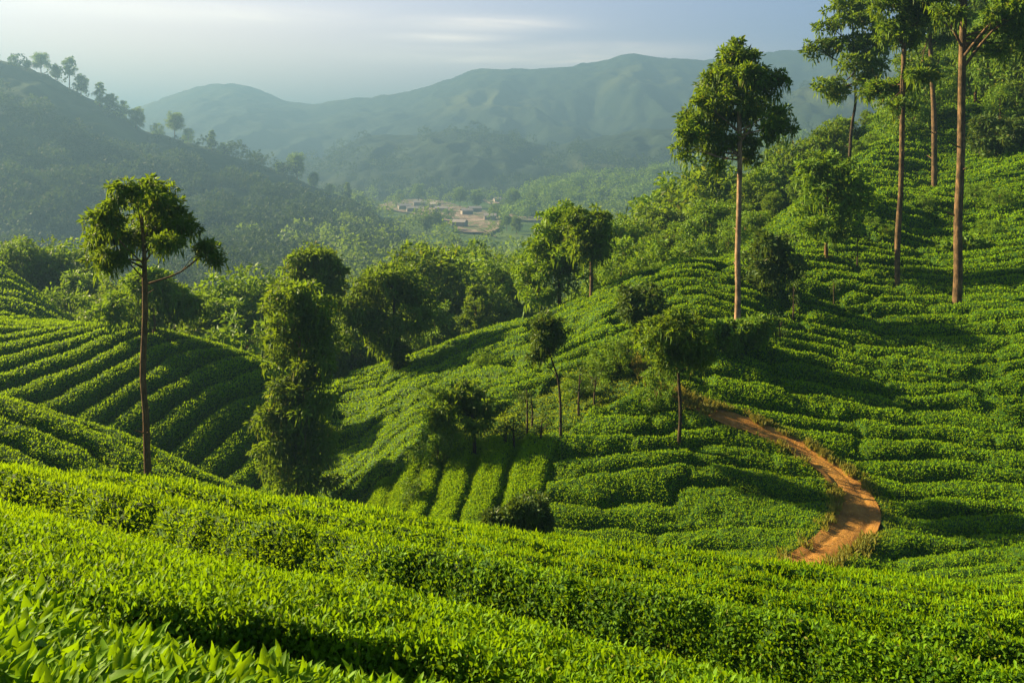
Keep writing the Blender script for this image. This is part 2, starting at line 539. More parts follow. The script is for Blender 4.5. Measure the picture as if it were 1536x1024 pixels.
def tea_field(x, y, zt):
    """profile 0..1 of the bushes, thickness, dryness, and row id (>=0 where a row is a thing of its own)"""
    x = x.ravel(); y = y.ravel(); zt = zt.ravel()
    px = CX + x / y * F; py = HY - zt / y * F
    n = len(x)
    prof = np.ones(n); thick = np.full(n, 0.6); dry = np.zeros(n); rid = np.full(n, -1)
    reg = np.full(n, 4)                                            # 1 knoll 2 spur 3 terraces 4 main slope 5 scrub hill
    knoll = y < 15.5
    left = (px < 455 + (y - 36) * 4) & ~knoll
    reg[knoll] = 1
    reg[left & (y <= 31.5)] = 2
    reg[left & (y > 31.5)] = 3
    reg[left & (y > 49.5 + fbm(x * .3, y * .3, 5) * 4)] = 5
    # foreground knoll
    k = knoll
    ph = 0.6 * x + 0.8 * y + 0.16 * (fbm(x * 1.3, y * 1.3, 11) - 0.5) * 2 + 0.75 * sstep(0.0, 0.5, -x / y) * (1 - sstep(3.4, 7.0, y))
    edges = np.array([-9.0, 1.7, 3.75, 5.15, 6.3, 7.5, 8.8, 10.2, 11.6, 13.0, 14.5, 16.0, 30.0])
    ri = np.clip(np.searchsorted(edges, ph) - 1, 0, len(edges) - 2)
    e0 = edges[ri]; e1 = edges[ri + 1]
    dist = np.minimum(ph - e0, e1 - ph)
    dist = np.where(ri == 0, (e1 - ph) * 2.5, dist)
    gap = 0.2 + 0.08 * vnoise(x * 2, y * 2, 17) + 0.10 * (np.abs(ph - 1.7) < 0.6)
    pr = np.where(ph - e0 < e1 - ph, sstep(0.12, 0.62, ph - e0), sstep(0.03, 0.22, dist))
    pr = np.where(ri == 1, np.minimum(pr, sstep(0.45, 0.75, ph - e0) * (0.8 + 0.2 * sstep(0.6, 1.3, ph - e0))), pr)
    gs = np.where(ri + (ph - e0 > (e1 - e0) / 2) <= 2, 1.0, np.where(ph < 5.8, 0.95, 0.8))
    fr_ = (ph - e0) / (e1 - e0)
    stp = np.where(ri == 0, 0.0, np.where(ri == 1, 0.55, 0.36)) * (0.5 - np.clip(fr_, 0.12, 1)) * (1 - sstep(7.0, 10.5, y))
    prof[k] = (1 - gs * (1 - pr) + stp * sstep(0.1, 0.5, pr))[k]
    thick[k] = np.where(ph < 2.6, 1.1, 1.0)[k]
    rid[k] = np.minimum(ri, 6)[k]
    # spur on the left
    k = reg == 2
    ph = (y * 0.86 + x * 0.25) / 1.15 + 0.8 * fbm(x * .35, y * .35, 21)
    f = ph - np.floor(ph)
    prof[k] = (1 - 0.8 * np.abs(2 * f - 1) ** 4)[k]
    thick[k] = 0.7
    # terraces on the left hillside
    k = reg == 3
    ph = (x - 0.30 * (y - 40) - 0.012 * (y - 40) ** 2) / 1.4 + 0.22 * (fbm(x * .5, y * .5, 31) - 0.5) * 2
    kk = np.floor(ph); f = ph - kk
    prof[k] = (1 - 0.95 * np.abs(2 * f - 1) ** 3.2)[k]
    thick[k] = 0.75
    rid[k] = (100 + kk + 60)[k]
    # scrub hill
    k = reg == 5
    prof[k] = (0.3 + 0.7 * fbm(x * .8, y * .8, 41))[k]
    thick[k] = 1.4
    # main slope: pillows of bushes in broken rows
    k = reg == 4
    wv = fbm(x * .14, y * .2, 51) * 3.0 + 0.6 * fbm(x * .55, y * .7, 55)
    ph = (y + 0.10 * x) / 1.32 + wv
    kk = np.floor(ph); f = ph - kk
    al = x / (3.6 + 2.4 * _hash(kk, kk * 0 + 3, 5)) + 7.3 * _hash(kk, kk * 0, 9) + 0.8 * fbm(x * .5, y * .5, 57)
    ka = np.floor(al); fa = al - ka
    st = 0.68 + 0.32 * sstep(0.38, 0.58, fbm(x * .33 + 9, y * .5, 61))
    g1 = np.abs(2 * f - 1) ** 3.0; g2 = np.abs(2 * fa - 1) ** 7
    hb = 0.80 + 0.20 * _hash(kk, ka, 71)
    pit = sstep(0.64, 0.74, vnoise(x * 0.8 + 3, y * 1.1, 77)) * sstep(.4, .6, vnoise(x * .2, y * .2, 79))
    pr = hb * (1 - st * (0.92 * np.maximum(g1, 0.55 * g2))) * (1 - 0.5 * pit)
    prof[k] = pr[k]
    thick[k] = (0.55 + 0.4 * sstep(29, 42, y))[k]
    # fan of hedge rows
    fan = k & in_poly(px, py, [(520, 765), (560, 722), (640, 668), (720, 652), (800, 648), (830, 660), (835, 720), (820, 790), (700, 800), (560, 785)], 5, 8)
    lean = np.array(FAN_EDGE, float)
    q = px + (py - 720) * 0.28 + 10 * (vnoise(py * 0.03, px * 0.01, 83) - 0.5)
    ri = np.clip(np.searchsorted(lean, q) - 1, -1, len(lean) - 1)
    ok = fan & (ri >= 0) & (ri < len(lean) - 1)
    e0 = lean[np.clip(ri, 0, len(lean) - 2)]; e1 = lean[np.clip(ri, 0, len(lean) - 2) + 1]
    fd = np.minimum(q - e0, e1 - q)
    pr = 0.2 + 0.8 * sstep(0.0, 14.0, fd + 5 * (vnoise(x * 1.5, y * 1.5, 85) - 0.5))
    prof[ok] = pr[ok]
    rid[ok] = (300 + ri)[ok]
    prof[ok] *= (0.9 + 0.2 * (fbm(x * 1.1, y * 1.1, 87) - .5))[ok]
    thick[ok] = 0.36
    # rough dry strip running up from the fan towards the path
    dryp = k & ~ok & in_poly(px, py, [(560, 720), (600, 690), (650, 640), (760, 600), (860, 545), (940, 520), (1010, 555), (960, 570), (890, 610), (850, 640), (720, 650), (640, 668), (540, 760), (505, 760)], 7, 12)
    prof[dryp] *= (0.25 + 0.5 * fbm(x * 1.2, y * 1.2, 91))[dryp]
    dry[dryp] = (0.25 + 0.5 * fbm(x * .7, y * .7, 93))[dryp]
    # the path
    pd = path_dist(x, y)
    edge = pd + 0.3 * (fbm(x * 1.5, y * 1.5, 95) - 0.5)
    m = sstep(-0.05, 0.38, edge)
    prof = prof * m - 1.0 * (1 - m)
    thick = 0.15 + (thick - 0.15) * sstep(0.0, 1.6, pd)
    dry = np.maximum(dry, 0.7 * (1 - sstep(0.1, 0.9, pd)))
    return prof, thick, dry, rid, reg, px, py


def near_grid(pxs, ds):
    U = (pxs - CX) / F
    uu, dd = np.meshgrid(U, ds)
    x = uu * dd; y = dd
    return x, y, top_z(x, y)


# ground sheet under the tea
gx, gy, gz = near_grid(np.concatenate([np.arange(-4000, -700, 60.0), np.arange(-700, 2300, 9.0), np.arange(2300, 5600, 60.0)]), np.exp(np.arange(math.log(0.3), math.log(290), 0.011)))
pr, th, dr, rid, reg, ppx, ppy = tea_field(gx, gy, gz)
hn = 0.05 * (fbm(gx * 1.5, gy * 1.5, 3) - 0.5)
gzz = gz - th.reshape(gz.shape) + hn - 0.1 * (1 - sstep(0.0, 0.35, path_dist(gx, gy))).reshape(gz.shape)
wood = sstep(52, 75, gy)
gzz = gzz + wood * 0.8 * (fbm(gx * .3, gy * .3, 8) - 0.5)
gv = np.stack([gx, gy, gzz], -1).reshape(-1, 3)
ground = build_mesh("ground", [(gv, grid_faces(*gx.shape), 0, None, None, True)], [M_SOIL])
tag(ground, kind="structure")


def ground_z(x, y):
    x = np.atleast_1d(np.asarray(x, float)); y = np.atleast_1d(np.asarray(y, float))
    zt = top_z(x, y)
    _, th, _, _, _, _, _ = tea_field(x, y, zt)
    z = np.where(y < 280, zt - th, -1e9)
    return np.maximum(z, FLOOR)


# path sheet
pc = PATHC
tan = norm(np.gradient(pc[:, :2], axis=0)); nrm = np.stack([tan[:, 1], -tan[:, 0]], 1)
cols = np.linspace(-1, 1, 25)
rag = 1 + 0.35 * (fbm(np.arange(160) * .12, np.zeros(160), 4) - 0.5)
rag2 = 1 + 0.35 * (fbm(np.arange(160) * .12, np.ones(160) * 9, 6) - 0.5)
pxy = pc[:, None, :2] + nrm[:, None] * (cols[None] * (pc[:, 2] * 1.15 + 0.22)[:, None] * np.where(cols[None] < 0, rag[:, None], rag2[:, None]))[..., None]
pz = top_z(pxy[..., 0], pxy[..., 1]) - 0.15 + 0.035 - 0.05 * (1 - cols[None] ** 2) + 0.07 * (fbm(pxy[..., 0] * 3, pxy[..., 1] * 3, 7) - .4) - 0.035 * np.exp(-((np.abs(cols[None]) - .45) / .14) ** 2)
pv = np.concatenate([pxy, pz[..., None]], -1).reshape(-1, 3)
path = build_mesh("path", [(pv, grid_faces(160, 25), 0, None, None, True)], [M_PATH])
tag(path, kind="structure")

# ------------------------------------------------------------------ tea
NEAR_D = np.exp(np.arange(math.log(0.35), math.log(15.5), 0.006))
FAR_D = np.exp(np.arange(math.log(15.5), math.log(122), 0.0037))


def canopy(pxs, ds, bump):
    x, y, zt = near_grid(pxs, ds)
    prof, th, dry, rid, reg, px, py = tea_field(x, y, zt)
    X = x.ravel(); Y = y.ravel()
    nb = bump * (fbm(X * 2.3, Y * 2.3, 101) - 0.5) * 2 + bump * 0.8 * (fbm(X * 7, Y * 7, 103, 2) - 0.5) * 2
    z = zt.ravel() - th + th * prof + nb * np.clip(prof, 0, 1) - 0.04
    V = np.stack([X, Y, z], 1)
    fc = grid_faces(*x.shape)
    q = HY - z / Y * F
    qq = q.reshape(x.shape)
    cm = np.minimum.accumulate(qq, 0)
    prev = np.vstack([np.full((1, qq.shape[1]), 1e9), cm[:-1]])
    vis = (qq <= prev + 22).ravel()
    c = fc[:, 0]
    return V, fc, dict(prof=prof[c], dry=dry[c], rid=rid[c], reg=reg[c], vis=vis[c], px=px[c], d=Y[c])


def face_geo(V, fc):
    a = V[fc[:, 0]]; b = V[fc[:, 1]]; c = V[fc[:, 2]]; d = V[fc[:, 3]]
    nn = np.cross(c - a, d - b)
    ar = np.linalg.norm(nn, axis=1) * 0.5
    n = norm(nn); n *= np.sign(n[:, 2:3] + 1e-9)
    return (a, b, c, d), ar, n


def scatter(V, fc, info, sel, n, lmin, lpx, wratio, up=0.55, rnd=0.8, rng=RNG, hidden=0.12, pmin=0.02):
    """points on the canopy with leaf directions; density follows how large the ground shows"""
    f = fc[sel]
    (a, b, c, d), ar, nr = face_geo(V, f)
    ctr = (a + c) / 2
    D = np.linalg.norm(ctr, axis=1)
    cosv = np.abs((nr * -ctr).sum(1)) / D
    wgt = ar / D ** 2 * (0.3 + 0.7 * cosv) * np.where(info['vis'][sel], 1.0, hidden)
    wgt = wgt * np.where(info['prof'][sel] > pmin, 1.0, 0.0)
    ppx_ = info['px'][sel]; ppy_ = HY - ctr[:, 2] / ctr[:, 1] * F
    wgt = wgt * np.where((ppx_ > -140) & (ppx_ < 1680) & (ppy_ < 1140), 1.0, 0.06)
    tot = wgt.sum()
    if tot <= 0:
        return None
    ch = rng.choice(len(f), n, p=wgt / tot)
    r1 = rng.random((n, 1)); r2 = rng.random((n, 1))
    p = (a[ch] * (1 - r1) + b[ch] * r1) * (1 - r2) + (d[ch] * (1 - r1) + c[ch] * r1) * r2
    nn = nr[ch]
    T = norm(nn * up + rng.normal(0, rnd * 0.6, (n, 3)) + np.array([0, 0, 0.15]))
    N = norm(nn + rng.normal(0, 0.6, (n, 3)))
    dist = D[ch]
    L = np.maximum(lmin, lpx * dist / 887.0) * rng.uniform(0.65, 1.35, n)
    tint = np.clip(rng.normal(0.5, 0.22, n) * 0.7 + 0.45 * (info['prof'][sel][ch] - 0.35), 0, 1)  # leaves down in the gaps tinted darker, shade put into their colour
    return p, T, N, L, L * wratio, tint, info['dry'][sel][ch], ch


ORD = ["first", "second", "third", "fourth", "fifth", "sixth", "seventh", "eighth", "ninth", "tenth", "eleventh", "twelfth",
       "thirteenth", "fourteenth", "fifteenth", "sixteenth", "seventeenth", "eighteenth", "nineteenth", "twentieth",
       "twenty-first", "twenty-second", "twenty-third", "twenty-fourth", "twenty-fifth"]

# foreground knoll: each hedge row a thing
V, fc, info = canopy(np.concatenate([np.arange(-4000, -260, 40.0), np.arange(-260, 1800, 5.0), np.arange(1800, 5600, 40.0)]), NEAR_D, 0.035)
knoll_labels = {
    0: "nearest tea hedge with large young leaves in the bottom left corner",
    1: "broad dark-fronted tea hedge just behind the large-leaved corner bush",
    2: "second bright tea hedge of the foreground knoll, behind the broad dark-fronted one",
    3: "narrow tea hedge of the foreground knoll between two shallow furrows on the right",
    4: "tea hedge next to the last on the foreground knoll, curving to the right edge",
    5: "last thin tea hedge along the right crest of the foreground knoll",
    6: "tea hedge falling away behind the right crest of the foreground knoll",
}
FG_COUNT = {0: 5200, 1: 190000, 2: 95000, 3: 60000, 4: 45000, 5: 32000, 6: 36000}
for k in range(7):
    sel = info['rid'] == k
    if not sel.any():
        continue
    sv, sf = sub_grid(V, fc[sel])
    chunks = [(sv, sf, 0, None, None, True)]
    if k == 0:
        # large leafy shoots: five to seven pointed leaves round each sprig
        r = scatter(V, fc, info, sel, 6200, 0.1, 1, 0.3, pmin=0.7)
        p, T, N, L, Wd, ti, dy, ch = r
        ns = len(p)
        axis = norm(np.array([0.12, -0.1, 1.0]) + RNG.normal(0, 0.34, (ns, 3)))
        for j in range(8):
            an = j * 2.4 + RNG.uniform(0, 6.28, ns) * 0.3
            A = norm(np.cross(axis, np.array([0.3, 1, 0.1]))); B = np.cross(axis, A)
            rad = A * np.cos(an)[:, None] + B * np.sin(an)[:, None]
            open_ = RNG.uniform(0.2, 1.5, ns) * (1.25 - j * 0.13)
            Tj = norm(axis * 0.9 + rad * open_[:, None])
            Nj = norm(axis * 0.7 - rad * 0.9 + RNG.normal(0, 0.25, (ns, 3)))
            base = p + axis * (-0.045 + j * 0.009) + RNG.normal(0, 0.006, (ns, 3))
            Lj = RNG.uniform(0.024, 0.064, ns) * (1.15 - j * 0.06)
            v_, f_, m_ = blades(base, Tj, Nj, Lj, Lj * RNG.uniform(0.13, 0.23, ns), 6, 0.7, 0.5, 0.5)
            tj = np.clip(0.35 + 0.07 * j + RNG.normal(0, 0.15, ns), 0, 1)
            chunks.append((v_, f_, 1, np.repeat(tj, m_), None, True))
    else:
        cnt = FG_COUNT[k]
        near = k in (1, 2)
        r = scatter(V, fc, info, sel, cnt, 0.024, 4.0, 0.24, 0.5, 0.95, pmin=0.45)
        p, T, N, L, Wd, ti, dy, ch = r
        dd = np.linalg.norm(p, axis=1)
        cl = dd < 6.5
        p = p + N * RNG.uniform(-0.05, 0.03, (len(p), 1))
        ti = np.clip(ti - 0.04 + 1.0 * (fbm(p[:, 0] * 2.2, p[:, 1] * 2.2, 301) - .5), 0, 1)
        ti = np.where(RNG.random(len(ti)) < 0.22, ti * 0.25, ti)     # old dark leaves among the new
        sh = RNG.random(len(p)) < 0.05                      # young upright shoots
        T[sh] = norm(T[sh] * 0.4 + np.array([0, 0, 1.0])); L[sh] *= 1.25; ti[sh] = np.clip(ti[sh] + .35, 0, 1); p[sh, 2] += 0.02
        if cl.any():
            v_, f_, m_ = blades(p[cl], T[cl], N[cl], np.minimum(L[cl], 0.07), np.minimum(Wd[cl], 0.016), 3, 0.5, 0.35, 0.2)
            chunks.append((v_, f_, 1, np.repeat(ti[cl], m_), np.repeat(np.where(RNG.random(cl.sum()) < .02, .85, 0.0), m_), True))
        fr = ~cl
        if fr.any():
            v_, f_ = rhombs(p[fr], T[fr], N[fr], L[fr], Wd[fr] * 0.9)
            chunks.append((v_, f_, 2, ti[fr], dy[fr], False))
    o = build_mesh("tea_hedge", chunks, [M_TWIG_SHADE, M_TEA_NEAR, M_TEA])
    tag(o, knoll_labels[k], "tea hedge", "tea hedges on the foreground knoll")

# everything beyond the knoll
V, fc, info = canopy(np.arange(-330, 1800, 3.4), FAR_D, 0.05)
infoz = info


def tea_mass(name, sel, n, label=None, cat="tea", group=None, kind=None, lmin=0.055, lpx=2.1):
    sv, sf = sub_grid(V, fc[sel])
    chunks = [(sv, sf, 0, None, None, True)]
    if n > 0:
        r = scatter(V, fc, info, sel, n, lmin, lpx, 0.26)
        if r is not None:
            p, T, N, L, Wd, ti, dy, ch = r
            p = p + N * RNG.uniform(-0.04, 0.03, (len(p), 1))
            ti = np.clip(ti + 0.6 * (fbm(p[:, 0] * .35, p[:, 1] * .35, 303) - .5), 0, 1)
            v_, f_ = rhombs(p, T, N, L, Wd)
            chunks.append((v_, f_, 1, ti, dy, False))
    o = build_mesh(name, chunks, [M_TWIG_SHADE, M_TEA])
    return tag(o, label, cat, group, kind)


rid = info['rid']; reg = info['reg']
tea_mass("tea_bushes", (reg == 4) & (rid < 0), 700000, "mass of low green tea bushes covering the sunlit slope round the dirt path", kind="stuff")
tea_mass("tea_bushes", (reg == 2) & (rid < 0), 90000, "tea bushes on the dim spur just behind the foreground crest at left", kind="stuff")
tea_mass("scrub", (reg == 5), 30000, "dark low scrub on the shaded knob at the left edge", cat="scrub", kind="stuff", lmin=0.12)
rows = [k for k in np.unique(rid[rid >= 100]) if k < 300]
vis_rows = []
for k in rows:
    s = (rid == k)
    sv_ = s & info['vis'] & (info['px'] > 0) & (info['px'] < 1536)
    vis_rows.append((k, sv_.sum()))
good = [k for k, c in vis_rows if c > 60]
for k, c in vis_rows:
    s = (rid == k)
    if k in good:
        i = good.index(k)
        tea_mass("tea_row", s, int(4000 + c * 4), "%s tea row from the left on the terraced hillside behind the slender tall tree" % ORD[min(i, 24)],
                 "tea row", "tea rows on the left terraced hillside")
rest = np.isin(rid, [k for k in rows if k not in good])
if rest.any():
    tea_mass("tea_bushes", rest, 8000, "tea bushes on the terraced hillside beyond its last clear row", kind="stuff")
fans = [k for k in np.unique(rid[rid >= 300])]
for i, k in enumerate(fans):
    s = rid == k
    tea_mass("tea_row", s, 13000, "%s short tea row from the left in the fan of rows above the hollow" % ORD[i], "tea row", "fan of short tea rows on the sunlit slope")

# dry grass along the path
npt = 2200
ii = RNG.integers(0, 159, npt)
side = np.where(RNG.random(npt) < 0.68, 1, -1)
offs = (0.75 + np.abs(RNG.normal(0, 0.4, npt)))
q = pc[ii, :2] + nrm[ii] * (side * (pc[ii, 2] * 1.0 + offs * 0.45 - 0.25))[:, None] + RNG.normal(0, 0.08, (npt, 2))
over = (ii > 118) & (RNG.random(npt) < 0.8)
q[over] = pc[ii[over], :2] + RNG.normal(0, 0.25, (over.sum(), 2))
kp = (fbm(q[:, 0] * .8, q[:, 1] * .8, 119, 3) > .5) | over
q = q[kp]; npt = len(q)
gzp = top_z(q[:, 0], q[:, 1]) - 0.13
p0 = np.concatenate([q, gzp[:, None]], 1)
chs = []
for j in range(5):
    T = norm(np.stack([RNG.normal(0, .45, npt), RNG.normal(0, .45, npt), np.ones(npt)], 1)); N = norm(RNG.normal(0, 1, (npt, 3)))
    L = RNG.uniform(0.08, 0.26, npt)
    v_, f_ = rhombs(p0 + RNG.normal(0, 0.03, (npt, 3)) * np.array([1, 1, 0]), T, N, L, L * 0.09 + 0.006)
    chs.append((v_, f_, 0, RNG.random(npt), None, False))
tag(build_mesh("dry_grass", chs, [M_GRASS]), "yellow dry grass growing along the verges of the dirt path", "grass", kind="stuff")


# ------------------------------------------------------------------ trees
def crown_chunks(clumps, nleaf, L, Wr, rng, droop=0.5, fringe=0.25, flat=0.75, sub=9, subr=(0.24, 0.46)):
    """clumps: rows of centre xyz + radii xyz.  Leaves gather on smaller tufts carried by each clump,
    with fine strands hanging from their undersides"""
    clumps = np.asarray(clumps, float)
    area = (clumps[:, 3] * clumps[:, 5])
    Ps = []; Ts = []; Ks = []; Ls = []; Ws = []
    for c, ar in zip(clumps, area / area.sum()):
        n = max(int(nleaf * ar), 20)
        m = max(6, int(2.0 * sub * (1 + 0.6 * (ar * len(clumps) - 1))))
        dirs = norm(rng.normal(0, 1, (m, 3)) + np.array([0, 0, 0.25]))
        sc = c[:3] + dirs * c[3:] * rng.uniform(0.3, 1.28, (m, 1))
        sr = c[3:].min() * rng.uniform(*subr, m)
        tk = rng.normal(0, 0.24, m) + 0.18 * dirs[:, 2]
        w_ = sr ** 2; idx = rng.choice(m, n, p=w_ / w_.sum())
        d = norm(rng.normal(0, 1, (n, 3)) + np.array([0, 0, 0.35]))
        rr = sr[idx] * np.cbrt(rng.uniform(0.1, 1.3, n))
        up_ = rng.random(n) < 0.78
        d[up_, 2] = np.abs(d[up_, 2])
        p = sc[idx] + d * rr[:, None] * np.array([1.22, 1.22, flat * 0.85])
        stray = rng.random(n) < 0.10
        p[stray] += rng.normal(0, 0.5, (stray.sum(), 3)) * sr[idx][stray][:, None]
        fr = rng.random(n) < fringe * 0.35
        p[fr, 2] -= np.abs(rng.normal(0, 0.6, fr.sum())) * sr[idx][fr]
        T = norm(d * 0.8 + rng.normal(0, 0.5, (n, 3)) + np.array([0, 0, -droop * 0.6]))
        T[fr] = norm(np.array([0, 0, -1.0]) + rng.normal(0, 0.22, (fr.sum(), 3)))
        l = L * rng.uniform(0.6, 1.5, n); w = l * Wr
        l[fr] *= 2.2; w[fr] *= 0.7
        Ps.append(p); Ts.append(T); Ks.append(tk[idx]); Ls.append(l); Ws.append(w)
    p = np.concatenate(Ps); T = np.concatenate(Ts); tk = np.concatenate(Ks); l = np.concatenate(Ls); w = np.concatenate(Ws)
    n = len(p)
    N = norm(rng.normal(0, 1, (n, 3)) + np.array([0, 0, 0.6]))
    V, f = rhombs(p, T, N, l, w)
    return (V, f, 0, np.clip(rng.normal(0.5, 0.2, n) + tk, 0, 1), np.where(rng.random(n) < 0.05, 0.7, 0.0), False)


def limbs(trunk, clumps, rng, r0, ns=6, low=0.55):
    """branches from the trunk line to each clump"""
    out = []
    tz = trunk[:, 2]
    for c in clumps:
        if rng.random() < 0.1:
            continue
        end = np.array(c[:3]) + rng.normal(0, 0.15, 3) * np.array(c[3:])
        zt = end[2] - (0.35 + 0.5 * rng.random()) * max(c[5], 0.4) - (0.5 + 0.4 * rng.random()) * np.hypot(end[0] - trunk[0, 0], end[1] - trunk[0, 1])
        zt = np.clip(zt, tz[0] + (low + 0.1 * rng.random()) * (tz[-1] - tz[0]), tz[-1] - 0.05)
        a = np.array([np.interp(zt, tz, trunk[:, 0]), np.interp(zt, tz, trunk[:, 1]), zt])
        mid = (a + end) / 2 + np.array([0, 0, 0.03 * np.linalg.norm(end - a)]) + rng.normal(0, 0.05, 3) * np.linalg.norm(end - a)
        pts = spline([a, mid, end], 7)
        rr = np.linspace(r0, r0 * 0.25, 7) * rng.uniform(0.7, 1.1)
        v, f = tube(pts, rr, ns, 0.05, rng)
        out.append((v, f, 0, None, None, True))
        for _ in range(2):
            b = pts[rng.integers(3, 6)]
            e = end + rng.normal(0, 0.55, 3) * np.array(c[3:])
            pp = spline([b, (b + e) / 2 + np.array([0, 0, 0.05]), e], 5)
            v, f = tube(pp, np.linspace(r0 * 0.4, r0 * 0.12, 5), 5, 0.05, rng)
            out.append((v, f, 0, None, None, True))
    return out


def tree(name, label, px, py, d, trunk, clumps, nleaf, L=0.2, Wr=0.2, bark=None, leaf=None, seed=1, cat="tree", group=None,
         droop=0.5, fringe=0.25, limb_r=None, dz=0.5, sub=10, subr=(0.24, 0.46), sink=None, flat=0.75, low=0.62):
    """a tree from its picture measures: trunk (px, py, width px) from the bottom up, clumps (px, py, rx, ry px)"""
    rng = np.random.default_rng(seed)
    s = d / F
    base = P(px, d, py)
    base[2] = ground_z(base[0], base[1])[0] if sink is None else base[2] - sink
    tp = []
    for i, (a, b, wd) in enumerate(trunk):
        q = P(a, d, b)
        tp.append([q[0] + rng.normal(0, 0.8 * s), q[1] + rng.normal(0, 1.5 * s), q[2], wd * s / 2 * 0.76])
    if tp[0][2] > base[2] - 0.1:
        tp.insert(0, [base[0], base[1], base[2] - 0.3, tp[0][3] * 1.5])
    tp = spline(tp, 22)
    v, f = tube(tp[:, :3], np.maximum(tp[:, 3], 0.012), 10, 0.05, rng)
    wood = [(v, f, 0, None, None, True)]
    for _ in range(5):                                  # broken branch stubs
        q = tp[rng.integers(6, 15)]; a_ = rng.uniform(0, 6.28); l_ = q[3] * rng.uniform(1.6, 4.0)
        e = q[:3] + np.array([math.cos(a_) * l_, math.sin(a_) * l_, l_ * .5])
        v, f = tube(np.linspace(q[:3], e, 4), np.linspace(q[3] * .3, q[3] * .1, 4), 5, .1, rng)
        wood.append((v, f, 0, None, None, True))
    cl = []
    W_ = max(abs(c[0] - px) + c[2] for c in clumps) * s
    for c in clumps:
        q = P(c[0], d, c[1])
        off = math.sqrt(max(W_ ** 2 - (q[0] - base[0]) ** 2, 0)) * dz
        q[1] += rng.uniform(-1, 1) * off
        cl.append([*q, c[2] * s, (c[2] + c[3]) / 2 * s, c[3] * s])
    wood += limbs(tp[:, :3], cl, rng, limb_r or tp[:, 3].mean() * 0.35, 6, low)
    root = empty(name, base)
    build_mesh("trunk", wood, [bark or M_BARK], parent=root, loc=base)
    build_mesh("crown", [crown_chunks(cl, int(nleaf * 0.95), L * 1.1, Wr * 1.1, rng, droop, fringe, flat, sub, subr)], [leaf or M_TREE], parent=root, loc=base)
    tag(root, label, cat, group)
    return root


# tall slender tree on the left
tree("tall_tree", "tall slender brown tree standing alone behind the foreground crest at left", 222, 735, 21.5,
     [(222, 742, 17), (221, 690, 14), (219, 620, 12.5), (216, 560, 12), (216, 480, 11), (217, 420, 10), (217, 380, 8), (214, 330, 5), (212, 290, 3)],
     [(205, 300, 28, 22), (220, 290, 26, 16), (188, 325, 26, 26), (225, 322, 34, 24), (165, 352, 26, 16), (145, 365, 16, 18), (200, 360, 32, 20),
      (248, 348, 34, 20), (275, 362, 26, 16), (298, 378, 20, 14), (312, 394, 11, 11), (235, 305, 22, 16), (166, 392, 16, 16), (240, 275, 9, 8), (215, 276, 12, 9),
      (180, 380, 26, 14), (262, 338, 24, 14)],
     17000, 0.11, 0.17, M_BARK, M_TREE, 3, droop=0.8, fringe=0.4, dz=0.7, limb_r=0.028, low=0.72)
tree("broad_tree", "low broad tree on the terraced crest, just behind the slender tall tree", 232, 500, 46.0,
     [(232, 512, 7), (232, 470, 6), (230, 430, 4)],
     [(225, 415, 34, 18), (250, 430, 34, 18), (200, 440, 30, 20), (270, 455, 28, 16), (180, 460, 24, 20), (230, 460, 40, 24), (190, 485, 22, 14), (255, 478, 22, 12), (285, 468, 14, 12)],
     11000, 0.20, 0.2, M_BARK, M_TREE2, 5, droop=0.7, fringe=0.35)
# vine-hung tall trees in the hollow
tree("vine_covered_tree", "very leafy column of a tree hung with creepers down to the dark hollow", 445, 748, 35.0,
     [(448, 760, 16), (446, 680, 14), (448, 600, 12), (450, 520, 9), (450, 450, 6)],
     [(452, 455, 44, 28), (432, 480, 34, 30), (470, 480, 34, 30), (450, 510, 48, 26), (430, 535, 30, 24), (470, 545, 30, 26), (450, 570, 30, 24), (430, 595, 30, 26), (462, 610, 36, 30),
      (418, 630, 26, 28), (445, 650, 36, 30), (415, 670, 24, 26), (470, 665, 32, 34), (425, 710, 32, 24), (462, 715, 36, 26)],
     26000, 0.17, 0.2, M_BARK_PALE, M_TREE, 7, droop=0.9, fringe=0.45, sub=11)
tree("dense_tree", "dense round tree rising behind the creeper-hung column at the head of the hollow", 478, 560, 50.0,
     [(478, 575, 9), (478, 500, 8), (476, 420, 5)],
     [(475, 390, 34, 20), (455, 400, 26, 18), (498, 398, 22, 20), (480, 420, 38, 24), (460, 430, 28, 18), (500, 432, 18, 18), (488, 460, 26, 18)],
     9000, 0.22, 0.2, M_BARK, M_TREE, 9, droop=0.7, fringe=0.35)
tree("spreading_tree", "full drooping dark tree with forked trunk on the left end of the tea ridge", 593, 560, 51.0,
     [(594, 572, 9), (593, 530, 8), (592, 490, 7), (590, 440, 4)],
     [(580, 415, 32, 20), (560, 428, 28, 22), (605, 430, 30, 20), (585, 450, 44, 22), (545, 445, 22, 26), (625, 455, 24, 18), (560, 475, 34, 22), (612, 478, 30, 18), (540, 480, 16, 24), (570, 500, 26, 22), (628, 475, 18, 16)],
     14000, 0.22, 0.2, M_BARK_DARK, M_TREE, 11, droop=0.8, fringe=0.4)
tree("bushy_tree", "tall bushy bright tree on the ridge beside a bare orange trunk", 838, 460, 54.0,
     [(838, 470, 8), (838, 420, 7), (840, 350, 4)],
     [(850, 322, 30, 18), (830, 340, 28, 22), (865, 345, 26, 22), (815, 370, 28, 22), (845, 375, 36, 24), (800, 400, 26, 22), (830, 410, 40, 24), (790, 425, 18, 20), (860, 405, 22, 20), (810, 440, 30, 16)],
     14000, 0.22, 0.22, M_BARK, M_TREE2, 13, droop=0.5)
